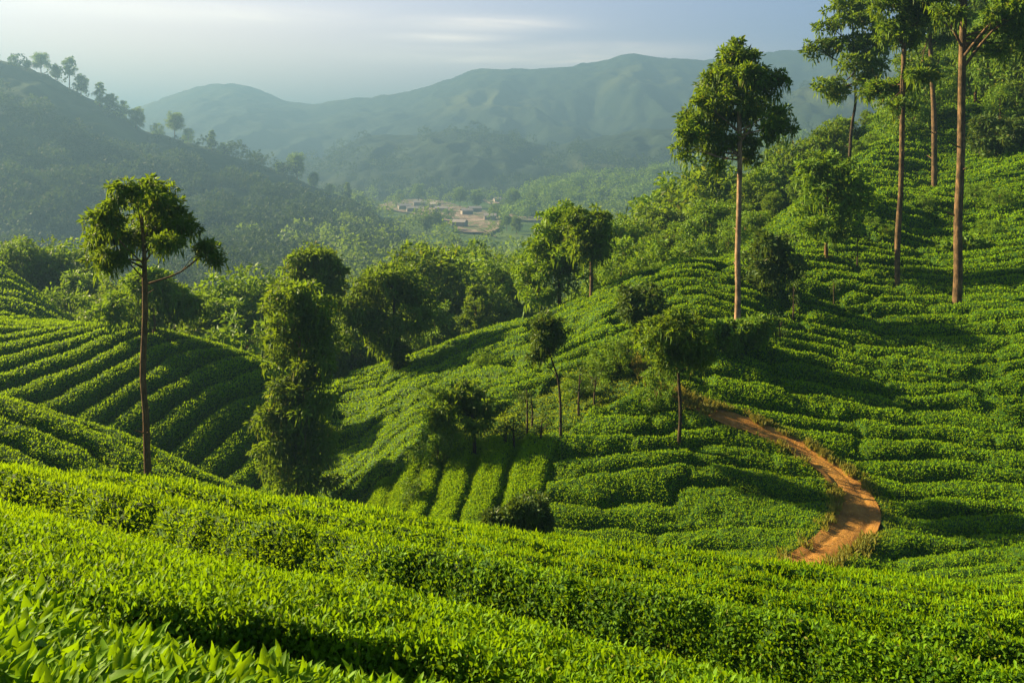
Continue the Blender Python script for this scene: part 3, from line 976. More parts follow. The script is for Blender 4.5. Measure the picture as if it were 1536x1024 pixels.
tree("ridge_tree", "ridge tree with dense crown and bare orange trunk, right of the bushy bright tree", 888, 436, 51.0,
     [(888, 448, 8), (887, 410, 7), (886, 380, 6), (885, 340, 3)],
     [(885, 328, 26, 16), (868, 340, 20, 18), (900, 345, 18, 20), (886, 360, 28, 20), (870, 375, 18, 16), (898, 378, 16, 16)],
     6500, 0.22, 0.2, M_BARK_ORANGE, M_TREE, 15)
# the tall pale trunk in the middle of the slope
tree("tall_pale_tree", "very tall tree with bare pale trunk and dark ragged crown against the far mountains", 1105, 482, 40.5,
     [(1105, 494, 15), (1107, 440, 11.5), (1108, 380, 11), (1109, 300, 10), (1110, 230, 9.5), (1111, 170, 8), (1110, 120, 6), (1108, 75, 3)],
     [(1108, 72, 14, 14), (1100, 90, 20, 16), (1122, 92, 22, 18), (1088, 110, 24, 16), (1115, 118, 30, 18), (1140, 115, 16, 14), (1070, 128, 26, 18), (1100, 145, 34, 20), (1060, 155, 22, 16),
      (1148, 130, 20, 14), (1165, 120, 13, 13), (1080, 175, 30, 20), (1045, 180, 22, 16), (1150, 160, 26, 14), (1168, 175, 15, 16), (1125, 180, 26, 16), (1060, 205, 24, 16), (1030, 202, 18, 16),
      (1150, 195, 24, 16), (1130, 215, 20, 14), (1024, 222, 13, 14), (1070, 232, 16, 12), (1088, 215, 20, 14), (1130, 238, 15, 12), (1066, 247, 10, 9)],
     24000, 0.19, 0.19, M_BARK_PALE, M_TREE, 17, droop=0.6, fringe=0.3, dz=0.6, limb_r=0.05, low=0.62)
# upper right trees
tree("open_crowned_tree", "thin dark tree with tiered open crown standing against the blue sky", 1276, 235, 62.0,
     [(1275, 250, 7), (1277, 190, 6), (1282, 150, 5), (1280, 90, 4), (1278, 20, 3)],
     [(1270, 12, 26, 14), (1300, 5, 26, 16), (1285, 35, 40, 14), (1250, 38, 22, 10), (1318, 40, 14, 18), (1262, 70, 26, 12), (1225, 75, 17, 12), (1300, 70, 34, 16), (1280, 95, 34, 16), (1320, 62, 14, 12),
      (1290, 118, 20, 10), (1240, 135, 22, 14), (1258, 140, 16, 12), (1308, 95, 20, 12)],
     13000, 0.25, 0.2, M_BARK_DARK, M_TREE, 19, droop=0.5, limb_r=0.07)
tree("tall_tree", "tall orange-trunked tree left of the thick foremost trunk on the right slope", 1347, 416, 49.0,
     [(1347, 428, 11), (1349, 360, 11), (1351, 280, 10), (1353, 200, 10), (1356, 100, 9), (1356, 20, 6), (1356, -60, 3)],
     [(1340, 10, 34, 22), (1375, 20, 34, 20), (1355, -30, 50, 26), (1338, 52, 22, 14), (1345, 130, 28, 14), (1320, 142, 18, 12), (1370, 120, 26, 12), (1395, 0, 26, 22), (1365, 60, 26, 14), (1340, 160, 20, 8)],
     15000, 0.21, 0.2, M_BARK_ORANGE, M_TREE, 21, limb_r=0.07)
tree("tall_tree", "forked tall tree farther up between the two orange trunks on the right slope", 1400, 275, 69.0,
     [(1401, 288, 12), (1400, 240, 11), (1399, 170, 10), (1396, 90, 8), (1394, 20, 6), (1392, -50, 3)],
     [(1395, 20, 34, 20), (1420, 35, 28, 16), (1375, 45, 26, 16), (1400, -20, 44, 24), (1380, 100, 26, 12), (1415, 62, 22, 12)],
     10000, 0.26, 0.2, M_BARK_ORANGE, M_TREE, 23, limb_r=0.08)
tree("tall_tree", "thick foremost orange trunk on the right slope rising past the top edge", 1436, 450, 46.0,
     [(1435, 464, 19), (1436, 410, 17), (1438, 330, 16), (1440, 240, 15), (1442, 150, 14), (1444, 60, 13), (1446, -30, 11), (1446, -120, 6)],
     [(1430, -60, 60, 30), (1480, -40, 50, 26), (1400, -20, 34, 20), (1500, 15, 40, 18), (1470, 28, 26, 14), (1530, 30, 34, 18), (1450, -120, 60, 40), (1425, 18, 16, 14), (1505, 45, 34, 18), (1470, 60, 20, 12), (1400, 30, 26, 14), (1545, 60, 30, 18), (1495, 75, 24, 12)],
     17000, 0.21, 0.2, M_BARK_ORANGE, M_TREE, 25, limb_r=0.09)
tree("leafy_tree", "leafy dark tree with short trunk, left of the orange trunks on the slope", 1240, 420, 52.0,
     [(1240, 430, 10), (1238, 380, 8), (1240, 330, 5), (1242, 280, 3)],
     [(1240, 250, 30, 18), (1215, 262, 18, 14), (1268, 262, 24, 16), (1245, 285, 40, 20), (1275, 300, 26, 22), (1228, 320, 28, 18), (1215, 345, 22, 18), (1262, 330, 30, 20), (1250, 352, 24, 12), (1285, 280, 14, 14)],
     11000, 0.22, 0.2, M_BARK, M_TREE2, 27)
tree("leafy_tree", "dark leafy tree beside the foot of the tall pale trunk", 1160, 452, 45.0,
     [(1160, 466, 5), (1158, 430, 4), (1156, 390, 3)],
     [(1150, 365, 26, 16), (1175, 375, 22, 16), (1140, 390, 22, 18), (1165, 400, 32, 18), (1145, 420, 24, 16), (1180, 412, 16, 16), (1160, 438, 26, 12)],
     8500, 0.2, 0.2, M_BARK_DARK, M_SHRUB, 29)
tree("small_tree", "small round-crowned tree with thin dark trunk, left of the dirt path", 1019, 655, 30.3,
     [(1019, 666, 8), (1020, 620, 7), (1018, 575, 6), (1016, 540, 5), (1014, 500, 3)],
     [(1015, 478, 30, 14), (990, 490, 24, 18), (1040, 492, 26, 18), (1012, 510, 44, 18), (975, 510, 18, 16), (1052, 520, 20, 22), (1030, 535, 34, 16), (990, 535, 22, 18), (1050, 545, 16, 14), (1002, 560, 12, 12)],
     13000, 0.13, 0.2, M_BARK_DARK, M_TREE, 31, dz=0.7)
tree("round_shrub", "dark round shrub just left of and behind the small round-crowned tree", 958, 500, 38.5,
     [(958, 506, 5), (958, 480, 4), (958, 455, 3)],
     [(960, 445, 24, 14), (945, 462, 18, 16), (975, 465, 18, 18), (960, 480, 26, 14)], 5000, 0.18, 0.22, M_BARK_DARK, M_SHRUB, 33, cat="shrub")
tree("leaning_tree", "thin leaning sapling tree with small dark crown in the rough dry strip", 842, 645, 31.0,
     [(842, 652, 6), (840, 610, 5), (836, 570, 4), (829, 540, 3), (820, 515, 3)],
     [(818, 490, 18, 14), (808, 505, 15, 14), (830, 505, 14, 16), (815, 525, 20, 12), (806, 532, 12, 8)], 5500, 0.13, 0.2, M_BARK_DARK, M_SHRUB, 35)
tree("flat_topped_tree", "flat-topped feathery small tree at the top of the fan of tea rows", 711, 663, 31.5,
     [(711, 670, 7), (711, 640, 6), (710, 615, 4), (706, 590, 3)],
     [(700, 588, 28, 12), (678, 600, 24, 14), (722, 602, 18, 16), (665, 615, 18, 14), (695, 615, 32, 14), (728, 620, 12, 12), (655, 630, 12, 10), (715, 630, 20, 9)], 8500, 0.13, 0.18, M_BARK_DARK, M_TREE, 37, fringe=0.4)
tree("low_bush", "low dark brownish bush at the near foot of the sunlit slope", 785, 805, 23.0,
     [(785, 815, 5), (785, 790, 4), (785, 765, 3)],
     [(780, 758, 26, 14), (755, 772, 24, 16), (805, 768, 22, 18), (780, 785, 40, 18), (745, 790, 16, 14), (815, 788, 16, 14)], 7500, 0.11, 0.2, M_BARK_DARK, M_SHRUB, 39, cat="bush", fringe=0.35)
tree("thorny_bush", "loose pale green bush round the foot of the tall pale trunk", 1112, 530, 38.0,
     [(1112, 535, 4), (1112, 515, 3), (1112, 500, 3)],
     [(1110, 490, 26, 14), (1085, 498, 16, 14), (1135, 492, 18, 14), (1115, 510, 34, 14), (1090, 518, 16, 12)], 5500, 0.17, 0.2, M_BARK_DARK, M_TREE2, 41, cat="bush")
tree("round_shrub", "shrub behind the foremost orange trunk on the right slope", 1450, 400, 55.0,
     [(1450, 408, 4), (1448, 385, 3), (1446, 370, 3)],
     [(1440, 365, 24, 14), (1425, 380, 16, 12), (1460, 375, 18, 16), (1445, 388, 28, 10)], 4000, 0.24, 0.2, M_BARK_DARK, M_TREE2, 43, cat="shrub")
tree("dark_shrub", "dark spreading shrub high on the right slope near the right edge", 1495, 235, 72.0,
     [(1495, 245, 5), (1495, 215, 4), (1495, 195, 3)],
     [(1485, 185, 22, 16), (1510, 195, 26, 18), (1480, 210, 26, 16), (1525, 210, 22, 16), (1500, 222, 34, 12)], 5500, 0.28, 0.22, M_BARK_DARK, M_SHRUB, 45, cat="shrub")
tree("hanging_bush", "small dark bush hanging beside the forked trunk on the tea ridge", 598, 552, 50.0,
     [(598, 556, 4), (598, 540, 3), (598, 528, 2)], [(592, 520, 10, 12), (600, 532, 12, 14), (596, 545, 11, 9)], 2200, 0.2, 0.2, M_BARK_DARK, M_SHRUB, 47, cat="bush")

# thin bare saplings in the dry strip
sap = [(790, 642, 585, "bare thin sapling nearest the leaning sapling tree on its left"), (757, 662, 638, "short bare stick standing left of the pair in the dry strip"),
       (772, 660, 634, "short bare stick standing just above the fan of tea rows"), (812, 655, 630, "bare stick at the upper end of the last fan row"),
       (797, 625, 590, "second bare thin sapling up the dry strip behind the nearest one"), (892, 600, 565, "bare stick at the top of the dry strip, right of the leaning tree"),
       (868, 606, 560, "bare thin sapling between the leaning tree and the upper stick"), (945, 545, 520, "tiny bare sapling at the upper end of the overgrown path"),
       (1188, 466, 430, "thin dark sapling right of the dark leafy tree by the pale trunk"), (1171, 500, 478, "short dark stick in the tea below the dark leafy tree"),
       (1285, 390, 352, "thin sapling right of the leafy tree on the upper slope"), (1252, 442, 420, "short stick in the tea at the foot of the leafy tree")]
for i, (a, b, c, lb) in enumerate(sap):
    rng = np.random.default_rng(200 + i)
    d = solve_d(a, b, 24, 60)
    s = d / F
    base = P(a, d, b); base[2] = ground_z(base[0], base[1])[0]
    top = P(a + rng.uniform(-5, 3), d, c)
    mid = (base + top) / 2 + np.array([rng.uniform(-.08, .08), 0, 0])
    tp = spline([base - np.array([0, 0, .2]), mid, top], 9)
    ch = [(*tube(tp, np.linspace(0.05, 0.02, 9), 6, 0.08, rng), 0, None, None, True)]
    for j in range(4):
        q = tp[rng.integers(3, 8)]
        e = q + np.array([rng.uniform(-.35, .35), rng.uniform(-.3, .3), rng.uniform(.1, .4)])
        ch.append((*tube(spline([q, (q + e) / 2, e], 4), np.linspace(.018, .008, 4), 5, 0, rng), 0, None, None, True))
    root = empty("sapling", base)
    build_mesh("trunk", ch, [M_BARK_DARK], parent=root, loc=base)
    cl = [[*(top + rng.normal(0, .12, 3)), .22, .22, .2], [*(mid + np.array([0, 0, .3]) + rng.normal(0, .1, 3)), .18, .18, .16]]
    build_mesh("foliage", [crown_chunks(cl, 160, 0.10, 0.22, rng)], [M_SHRUB], parent=root, loc=base)
    tag(root, lb, "sapling", "thin saplings among the tea")


# ------------------------------------------------------------------ woodland trees: five grown kinds, copied
def grown(kind, seed, leaf, bark):
    rng = np.random.default_rng(seed)
    H = {"broad": 9.0, "round": 8.0, "column": 11.0, "bush": 3.4, "tall": 13.0}[kind]
    R = {"broad": 3.4, "round": 2.9, "column": 2.2, "bush": 2.1, "tall": 2.9}[kind]
    z0 = {"broad": .38, "round": .22, "column": .15, "bush": .08, "tall": .45}[kind]
    nc = {"broad": 17, "round": 18, "column": 18, "bush": 9, "tall": 16}[kind]
    cl = []
    for i in range(nc):
        t = (i + 0.5) / nc
        z = H * (z0 + (0.93 - z0) * t)
        env = R * (math.sin(math.pi * (0.22 + 0.70 * t)) ** 0.7)
        if kind == "broad":
            env = R * (math.sin(math.pi * (0.30 + 0.62 * t)) ** 0.6)
        a = i * 2.399 + rng.uniform(-.4, .4)
        rr = env * rng.uniform(0.35, 0.8)
        r = R * rng.uniform(0.30, 0.46)
        cl.append([math.cos(a) * rr, math.sin(a) * rr, z, r, r, r * 0.72])
    tp = spline([[0, 0, -0.6, .02 * H], [rng.normal(0, .1), 0, H * .3, .016 * H], [rng.normal(0, .2), rng.normal(0, .2), H * .6, .011 * H], [0, 0, H * .88, .004 * H]], 12)
    wood = [(*tube(tp[:, :3], tp[:, 3], 8, .05, rng), 0, None, None, True)] + limbs(tp[:, :3], cl, rng, .006 * H, 5, .35)
    n = {"bush": 3600}.get(kind, 8500)
    Lf = {"bush": .2}.get(kind, 0.30)
    t = build_mesh("trunk", wood, [bark], link=False)
    c = build_mesh("crown", [crown_chunks(cl, n, Lf, 0.24, rng, 0.5, .3, .75, 9)], [leaf], link=False)
    return t.data, c.data, H


KINDS = {}
for i, kd in enumerate(("broad", "round", "column", "bush", "tall")):
    KINDS[kd] = [grown(kd, 60 + i * 3 + j, (M_TREE2, M_TREE)[j % 2] if kd != "bush" else M_TREE2, M_BARK) for j in range(2)]


def place(kind, x, y, z, height, name, label, cat, group, rng):
    tm, cm_, H = KINDS[kind][int(rng.integers(0, 2))]
    root = empty(name, (x, y, z))
    root.rotation_euler = (rng.normal(0, .03), rng.normal(0, .03), rng.uniform(0, 6.28))
    s = height / H
    root.scale = (s * rng.uniform(.9, 1.15), s * rng.uniform(.9, 1.15), s)
    for nm, md in (("trunk", tm), ("crown", cm_)):
        o = bpy.data.objects.new(nm, md); COL.objects.link(o); o.parent = root
    return tag(root, label, cat, group)


rng = np.random.default_rng(99)
# chosen woodland trees: (px, py of the top, distance, width guess, kind)
WOOD = [
    (632, 366, 72, "broad", "tree with rounded top directly right of and behind the spreading ridge tree"),
    (712, 420, 64, "column", "narrow pointed bright tree between the ridge trees, in the wood"),
    (745, 392, 78, "broad", "broad tree behind the narrow pointed bright tree in the wood"),
    (700, 380, 92, "round", None), (660, 395, 85, "round", None), (770, 400, 90, "broad", None), (680, 430, 74, "round", None),
    (520, 440, 66, "round", None), (655, 450, 66, "round", None), (525, 480, 62, "round", None), (745, 450, 70, "round", None),
    (370, 412, 66, "broad", "pale broad tree behind the terraced crest, left of the creeper-hung column"),
    (340, 440, 62, "round", None), (400, 440, 64, "round", None), (325, 455, 60, "round", None), (385, 470, 57, "bush", None),
    (75, 366, 82, "broad", "flat-topped pale tree beyond the shaded knob near the left edge"), (22, 362, 80, "broad", None), (45, 385, 84, "round", None), (105, 392, 86, "round", None),
    (132, 404, 72, "round", None), (165, 425, 66, "round", None), (150, 440, 62, "bush", None), (250, 440, 75, "round", None), (300, 445, 70, "round", None),
    (930, 330, 74, "broad", None), (960, 318, 84, "round", None), (1000, 305, 78, "broad", "rounded tree on the far side of the ridge, left of the tall pale trunk"), (1035, 270, 90, "broad", None),
    (1075, 245, 84, "round", None), (985, 350, 64, "round", None), (1020, 330, 66, "round", None), (1060, 300, 70, "round", None), (950, 365, 60, "bush", None),
    (1130, 270, 74, "round", None), (1095, 300, 72, "round", None), (1150, 250, 82, "broad", None), (1175, 228, 84, "round", None), (1210, 205, 84, "broad", None), (1245, 185, 84, "round", None),
    (1120, 320, 66, "bush", None), (1090, 335, 64, "bush", None), (1160, 290, 70, "round", None), (1200, 262, 74, "round", None), (1265, 175, 88, "broad", None), (1230, 235, 76, "round", None),
    (1300, 175, 88, "round", None), (920, 355, 68, "round", None), (905, 385, 62, "bush", None), (935, 392, 58, "bush", None),
    (1040, 352, 60, "bush", None), (1000, 370, 58, "bush", None), (1140, 318, 66, "bush", None), (1305, 225, 80, "bush", None), (1285, 215, 76, "round", None),
    (600, 420, 80, "round", None), (560, 440, 85, "round", None), (640, 420, 100, "broad", None), (720, 375, 105, "round", None), (780, 365, 110, "round", None), (690, 365, 112, "broad", None),
]
for px_, py_, d_, kd, lb in WOOD:
    q = P(px_, d_, py_)
    gz_ = ground_z(q[0], q[1])[0]
    h = max(q[2] - gz_, 2.0)
    wantmax = {"bush": 4.5, "broad": 11, "round": 9.5, "column": 11}[kd]
    if h > wantmax:
        gz_ = q[2] - wantmax * (0.9 + .2 * rng.random()) if False else gz_
        kd = "tall" if h > wantmax * 1.6 and kd != "column" else kd
    if lb:
        place(kd, q[0], q[1], gz_, h, "forest_tree", lb, "tree", "woodland trees behind the tea ridge", rng)
    else:
        if px_ < 320:
            place(kd, q[0], q[1], gz_, h, "forest_tree", "green tree of the small wood beyond the shaded knob at left", "tree", "trees beyond the shaded knob", rng)
        elif px_ < 520:
            place(kd, q[0], q[1], gz_, h, "forest_tree", "round pale green tree of the clump behind the terraced crest", "tree", "clump behind the terraced crest", rng)
        elif px_ < 900:
            place(kd, q[0], q[1], gz_, h, "forest_tree", "round green tree of the wood filling the hollow behind the tea ridge", "tree", "wood behind the tea ridge", rng)
        else:
            place(kd, q[0], q[1], gz_, h, "forest_tree" if kd != "bush" else "bush", "leafy %s of the thicket along the rising right-hand ridge" % ("bush" if kd == "bush" else "tree"),
                  "bush" if kd == "bush" else "tree", "thicket along the right ridge" + (" (bushes)" if kd == "bush" else ""), rng)
# wood at the top of the right slope: (px, py of the foot, height m, kind)
for px_, py_, h, kd in [(1462, 150, 7, "round"), (1490, 165, 8, "broad"), (1522, 150, 8, "round"), (1550, 170, 8, "broad"), (1510, 110, 8, "broad"), (1475, 105, 8, "round"), (1440, 130, 6, "round"),
                        (1540, 90, 9, "broad"), (1580, 130, 9, "broad"), (1620, 170, 9, "round"), (1600, 60, 9, "broad"), (1455, 75, 7, "round"), (1500, 60, 8, "round"), (1385, 175, 5, "bush"), (1350, 195, 5, "bush"), (1370, 150, 6, "round"), (1410, 110, 6, "round"), (1500, 180, 3.5, "bush"), (1520, 130, 11, "tall"), (1560, 60, 12, "tall"), (1480, 70, 10, "tall")]:
    d_ = solve_d(px_, py_, 55, 118)
    x_ = (px_ - CX) / F * d_
    place(kd, x_, d_, ground_z(x_, d_)[0], h * rng.uniform(.9, 1.1), "forest_tree" if kd != "bush" else "bush", "dark %s in the wood at the top of the right-hand slope" % ("bush" if kd == "bush" else "tree"),
          "bush" if kd == "bush" else "tree", "wood at the top of the right slope" + (" (bushes)" if kd == "bush" else ""), rng)
# shrubs dotted on the tea ridge
for (px_, py_) in [(668, 528), (722, 540), (1075, 405), (1040, 412), (1055, 388), (985, 405), (930, 440), (1330, 345), (1500, 300), (1465, 290), (1390, 305), (1300, 300), (1310, 330), (1480, 345), (655, 590), (655, 685), (620, 740), (900, 555), (870, 575), (925, 550), (985, 600), (1060, 470)]:
    d_ = solve_d(px_, py_, 24, 90)
    q = P(px_, d_, py_)
    z_ = ground_z(q[0], q[1])[0]
    place("bush", q[0], q[1], z_, rng.uniform(.9, 1.7), "shrub", "small dark shrub sticking up among the tea bushes of the main slope", "shrub", "small shrubs in the tea", rng)

# ------------------------------------------------------------------ the far land
# valley floor reaching the horizon
xs = np.concatenate([-np.geomspace(9000, 60, 40), np.linspace(-55, 55, 30), np.geomspace(60, 9000, 40)])
ys = np.concatenate([[-4000, -800, -100], np.geomspace(40, 9000, 90)])
vx, vy = np.meshgrid(xs, ys)
vz = FLOOR - 0.5 + 1.0 * (fbm(vx * .02, vy * .02, 111) - .5) - 3.0 * sstep(60, 30, np.hypot(vx, vy))
tag(build_mesh("valley_floor", [(np.stack([vx, vy, vz], -1).reshape(-1, 3), grid_faces(*vx.shape), 0, None, None, True)], [M_VALLEY]), kind="structure")


def ridge(name, sil, dc, df, db, base, mat, seed, spur=0.12, lump=0.0, pxstep=6, nt=60, pxr=None, wob=0.0, ease=1.35, rough=0.0):
    dc *= KF; df *= KF; db *= KF; base *= KF; rough *= KF
    sp = np.array(sil, float)
    a, b = pxr or (sp[0, 0], sp[-1, 0])
    pxs = np.arange(a, b, pxstep)
    sy = np.interp(pxs, sp[:, 0], sp[:, 1])
    k = np.exp(-0.5 * (np.arange(-4, 5) / 1.6) ** 2); k /= k.sum()
    sy = np.convolve(np.pad(sy, 4, mode='edge'), k, 'valid')
    D = dc if np.ndim(dc) else np.full(len(pxs), float(dc))
    D = D * (1 + wob * (fbm(pxs * .006, pxs * 0, seed + 9) - .5))
    zs = (HY - sy) / F * D
    t = np.concatenate([np.linspace(0, 1, nt), np.linspace(1.05, 1.8, 14)])
    T_, Px = np.meshgrid(t, pxs, indexing='ij')
    dd = np.where(T_ <= 1, df + (D[None] - df) * T_, D[None] + (db - D[None]) * (T_ - 1) / .8)
    e = np.where(T_ <= 1, np.clip(T_, 0, 1) ** ease, np.clip(1 - (T_ - 1) / .8, 0, 1) ** 1.2)
    x = (Px - CX) / F * dd
    zz = base + (zs[None] - base) * e
    hgt = np.maximum(zs[None] - base, 10)
    sc = 1.0 / (0.22 * (D.mean() - df) + 30)
    rn = 1 - np.abs(2 * fbm(x * sc * 1.6, dd * sc * 0.8, seed, 4) - 1)
    zz = zz + spur * hgt * (rn - .62) * np.clip(4 * T_ * (1 - T_), 0, 1) * (T_ < 1) * 1.6
    if rough > 0:
        zz = zz + rough * (fbm(x / (rough * 2.2), dd / (rough * 2.2), seed + 3, 3) - .5) * np.clip(T_ * 6, 0, 1)
    v = np.stack([x, dd, zz], -1)
    o = build_mesh(name, [(v.reshape(-1, 3), grid_faces(*x.shape), 0, None, None, True)], [mat])
    tag(o, kind="structure")
    return v


R1 = ridge("mountains", [(-900, 230), (-400, 170), (0, 195), (200, 163), (225, 154), (260, 142), (290, 131), (320, 126), (350, 125), (375, 130), (400, 140), (430, 151), (460, 156), (500, 151), (540, 147),
                         (600, 140), (640, 131), (670, 119), (700, 108), (735, 102), (770, 104), (800, 103), (840, 101), (870, 97), (900, 92), (930, 84), (950, 79), (970, 85), (1000, 88), (1060, 90), (1090, 86), (1130, 80),
                         (1200, 74), (1300, 60), (1450, 50), (1700, 70), (2100, 120)], 1350, 760, 2200, -32, M_MOUNT, 131, spur=.2, rough=6, pxstep=4, nt=110, ease=1.3)
R2 = ridge("hills", [(380, 262), (430, 250), (480, 240), (520, 215), (545, 206), (570, 203), (600, 207), (625, 204), (650, 197), (680, 194), (710, 198), (760, 202), (800, 214), (835, 222), (860, 212), (900, 205), (950, 196), (990, 192), (1030, 190), (1100, 180),
                     (1180, 140), (1260, 110), (1400, 110), (1700, 130)], 780, 560, 1000, -32, M_MOUNT, 141, spur=.22, rough=6, pxstep=4, nt=60, ease=1.0)
R3 = ridge("hills", [(745, 345), (775, 310), (795, 287), (830, 276), (870, 271), (910, 268), (950, 264), (1000, 256), (1060, 250), (1130, 225), (1200, 205), (1400, 200), (1600, 230)], 520, 400, 640, -31, M_HILL, 151, spur=.2, rough=4, pxstep=4, nt=50, ease=.9)
G = ridge("hills", [(-900, 60), (-500, 30), (-200, 40), (0, 88), (30, 100), (60, 108), (100, 128), (130, 146), (170, 165), (200, 182), (215, 196), (250, 203), (290, 214), (330, 226), (370, 240), (400, 253), (430, 264), (470, 281), (500, 292), (535, 304), (555, 318), (585, 345), (630, 385)],
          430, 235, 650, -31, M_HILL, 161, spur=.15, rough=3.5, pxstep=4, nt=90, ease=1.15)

# bare pinkish fields and tracks on the valley floor
def field_patch(pts, name, mat):
    pass


def mat_field():
    m, t = new_mat("bare_pink_earth")
    geo = t.n('ShaderNodeNewGeometry').outputs['Position']
    mp = t.n('ShaderNodeMapping', {'Vector': geo, 'Scale': (1.0, 0.35, 1.0)}).outputs[0]
    a = t.ramp(t.noise(0.09, 4.0, 0.6, mp), 0.35, 0.65)
    c = t.mix(a, (0.14, 0.09, 0.065), (0.28, 0.21, 0.17))
    b = t.ramp(t.noise(0.12, 4.0, 0.6, mp, 1.0), 0.48, 0.55)
    c = t.mix(t.math('MULTIPLY', b, 0.8), c, (0.07, 0.10, 0.03))
    p = t.n('ShaderNodeBsdfPrincipled', {'Base Color': c, 'Roughness': 0.95, 'Specular IOR Level': 0.1})
    out_surf(t, p.outputs[0])
    return m


M_FIELD = mat_field()
NF = 90
fields = [
    [(560, 312), (600, 299), (650, 300), (700, 312), (745, 322), (748, 335), (720, 330), (690, 335), (640, 325), (600, 318)],
    [(672, 335), (700, 325), (748, 336), (735, 352), (745, 356), (720, 350), (690, 348)],
    [(720, 300), (735, 296), (752, 302), (740, 307)],
    [(755, 325), (790, 315), (815, 318), (812, 330), (785, 331)],
    [(545, 297), (560, 291), (578, 296), (560, 300)],
]
zf = FLOOR + 0.35
for i, poly in enumerate(fields):
    w3 = [P(a, F * -zf / (b - HY), b) for a, b in poly]
    w3 = np.array(w3); w3[:, 2] = zf + 0.02 * i
    w3 = np.vstack([w3, w3[:1]])
    s = spline(w3, NF)[:-1]
    s[:, :2] += (fbm(s[:, 0] * .2, s[:, 1] * .2, 170 + i)[:, None] - .5) * 6
    s[:, 2] = zf + 0.02 * i + 0.5
    c = s.mean(0, keepdims=True)
    vv = np.vstack([s, c]); nS = len(s)
    ff = np.stack([np.arange(nS), (np.arange(nS) + 1) % nS, np.full(nS, nS)], 1)
    tag(build_mesh("bare_field", [(vv, ff, 0, None, None, True)], [M_FIELD]), kind="structure")


# far woods: leaf clumps over crowns, one mass
def far_wood(name, centres, radii, label, per=70, leafsz=0.55, seed=5, mat=None):
    per = int(per * 1.7); leafsz *= 0.62
    rng = np.random.default_rng(seed)
    n = len(centres)
    c = np.repeat(centres, per, 0); r = np.repeat(radii, per)[:, None]
    d = norm(rng.normal(0, 1, (n * per, 3)) + np.array([0, 0, .5]))
    lump = 1 + 0.25 * np.sin(d[:, :1] * 5 + np.repeat(rng.uniform(0, 6, n), per)[:, None]) * np.sin(d[:, 1:2] * 5 + d[:, 2:3] * 4)
    p = c + d * r * lump * np.array([1, 1, .95]) * np.cbrt(rng.uniform(.4, 1.1, (n * per, 1)))
    T = norm(d + rng.normal(0, .6, d.shape) + np.array([0, 0, -.3])); N = norm(d + rng.normal(0, .5, d.shape))
    L = r[:, 0] * leafsz * rng.uniform(.6, 1.3, len(p))
    v, f = rhombs(p, T, N, L, L * .38)
    tint = np.clip(np.repeat(rng.normal(.45, .22, n), per) + rng.normal(0, .12, n * per), 0, 1)
    o = build_mesh(name, [(v, f, 0, tint, None, False)], [mat or M_FAR])
    return tag(o, label, "wood", kind="stuff")


def sample_ridge(v, n, rng, tlo, thi, pxlo, pxhi, wnoise=None):
    nt_, npx, _ = v.shape
    i = rng.integers(int(tlo * 60 / 75 * nt_), max(int(thi * 60 / 75 * nt_), 1), n * 3); j = rng.integers(0, npx, n * 3)
    p = v[i, j]
    px = CX + p[:, 0] / p[:, 1] * F
    k = (px > pxlo) & (px < pxhi)
    return p[k][:n]


rng = np.random.default_rng(1234)
gp = np.concatenate([sample_ridge(G, 900, rng, 0.0, 0.75, -150, 640), sample_ridge(G, 90, rng, 0.93, 1.24, -60, 560)])
gp = gp[fbm(gp[:, 0] * .02, gp[:, 1] * .02, 181) > .45 - .2 * sstep(250, 450, CX + gp[:, 0] / gp[:, 1] * F)]
rad = rng.uniform(2.2, 5.0, len(gp)) * KF
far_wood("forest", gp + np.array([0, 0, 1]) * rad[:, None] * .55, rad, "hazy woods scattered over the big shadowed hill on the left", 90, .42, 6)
gp = sample_ridge(R3, 700, rng, 0.05, 1.0, 690, 1500)
rad = rng.uniform(2.2, 4.6, len(gp)) * KF
far_wood("forest", gp + np.array([0, 0, 1]) * rad[:, None] * .55, rad, "hazy wood covering the low hill beyond the ridge trees", 90, .42, 7, M_TREE2)  # brighter leaf colour stands in for sunlight on these crowns
gp = sample_ridge(R2, 700, rng, 0.0, 1.0, 400, 1500)
gp = gp[fbm(gp[:, 0] * .012, gp[:, 1] * .012, 183) > .5]
rad = rng.uniform(3.5, 7.0, len(gp)) * KF
far_wood("forest", gp + np.array([0, 0, 1]) * rad[:, None] * .4, rad, "pale hazy woods on the middle-distance hills", 60, .45, 8)
# valley woods, leaving the bare fields open
n = 3000
px_ = rng.uniform(-150, 1250, n); dd = np.exp(rng.uniform(math.log(110), math.log(620 * KF), n))
x_ = (px_ - CX) / F * dd
keep = ~((px_ > 555) & (px_ < 840) & (dd > 215 * KF) & (dd < 545 * KF) & (rng.random(n) > .18)) & (fbm(x_ * .02, dd * .02, 191) > .40)
x_ = x_[keep]; dd = dd[keep]
rad = rng.uniform(2.4, 4.6, len(x_)) * (1 + (KF - 1) * sstep(150, 350, dd))
z_ = np.where(dd < 285, ground_z(x_, dd), FLOOR) + rad * rng.uniform(.7, 1.5, len(x_))
pxw = CX + x_ / dd * F + rng.normal(0, 50, len(x_))
lf = pxw < 470  # sunlit and dim woods set by leaf colour: darker left, lighter right
pw = np.stack([x_, dd, z_], 1)
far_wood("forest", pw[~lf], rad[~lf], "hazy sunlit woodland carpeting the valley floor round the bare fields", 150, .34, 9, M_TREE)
far_wood("forest", pw[lf], rad[lf], "dim woodland at the foot of the big hill on the left", 150, .34, 10)

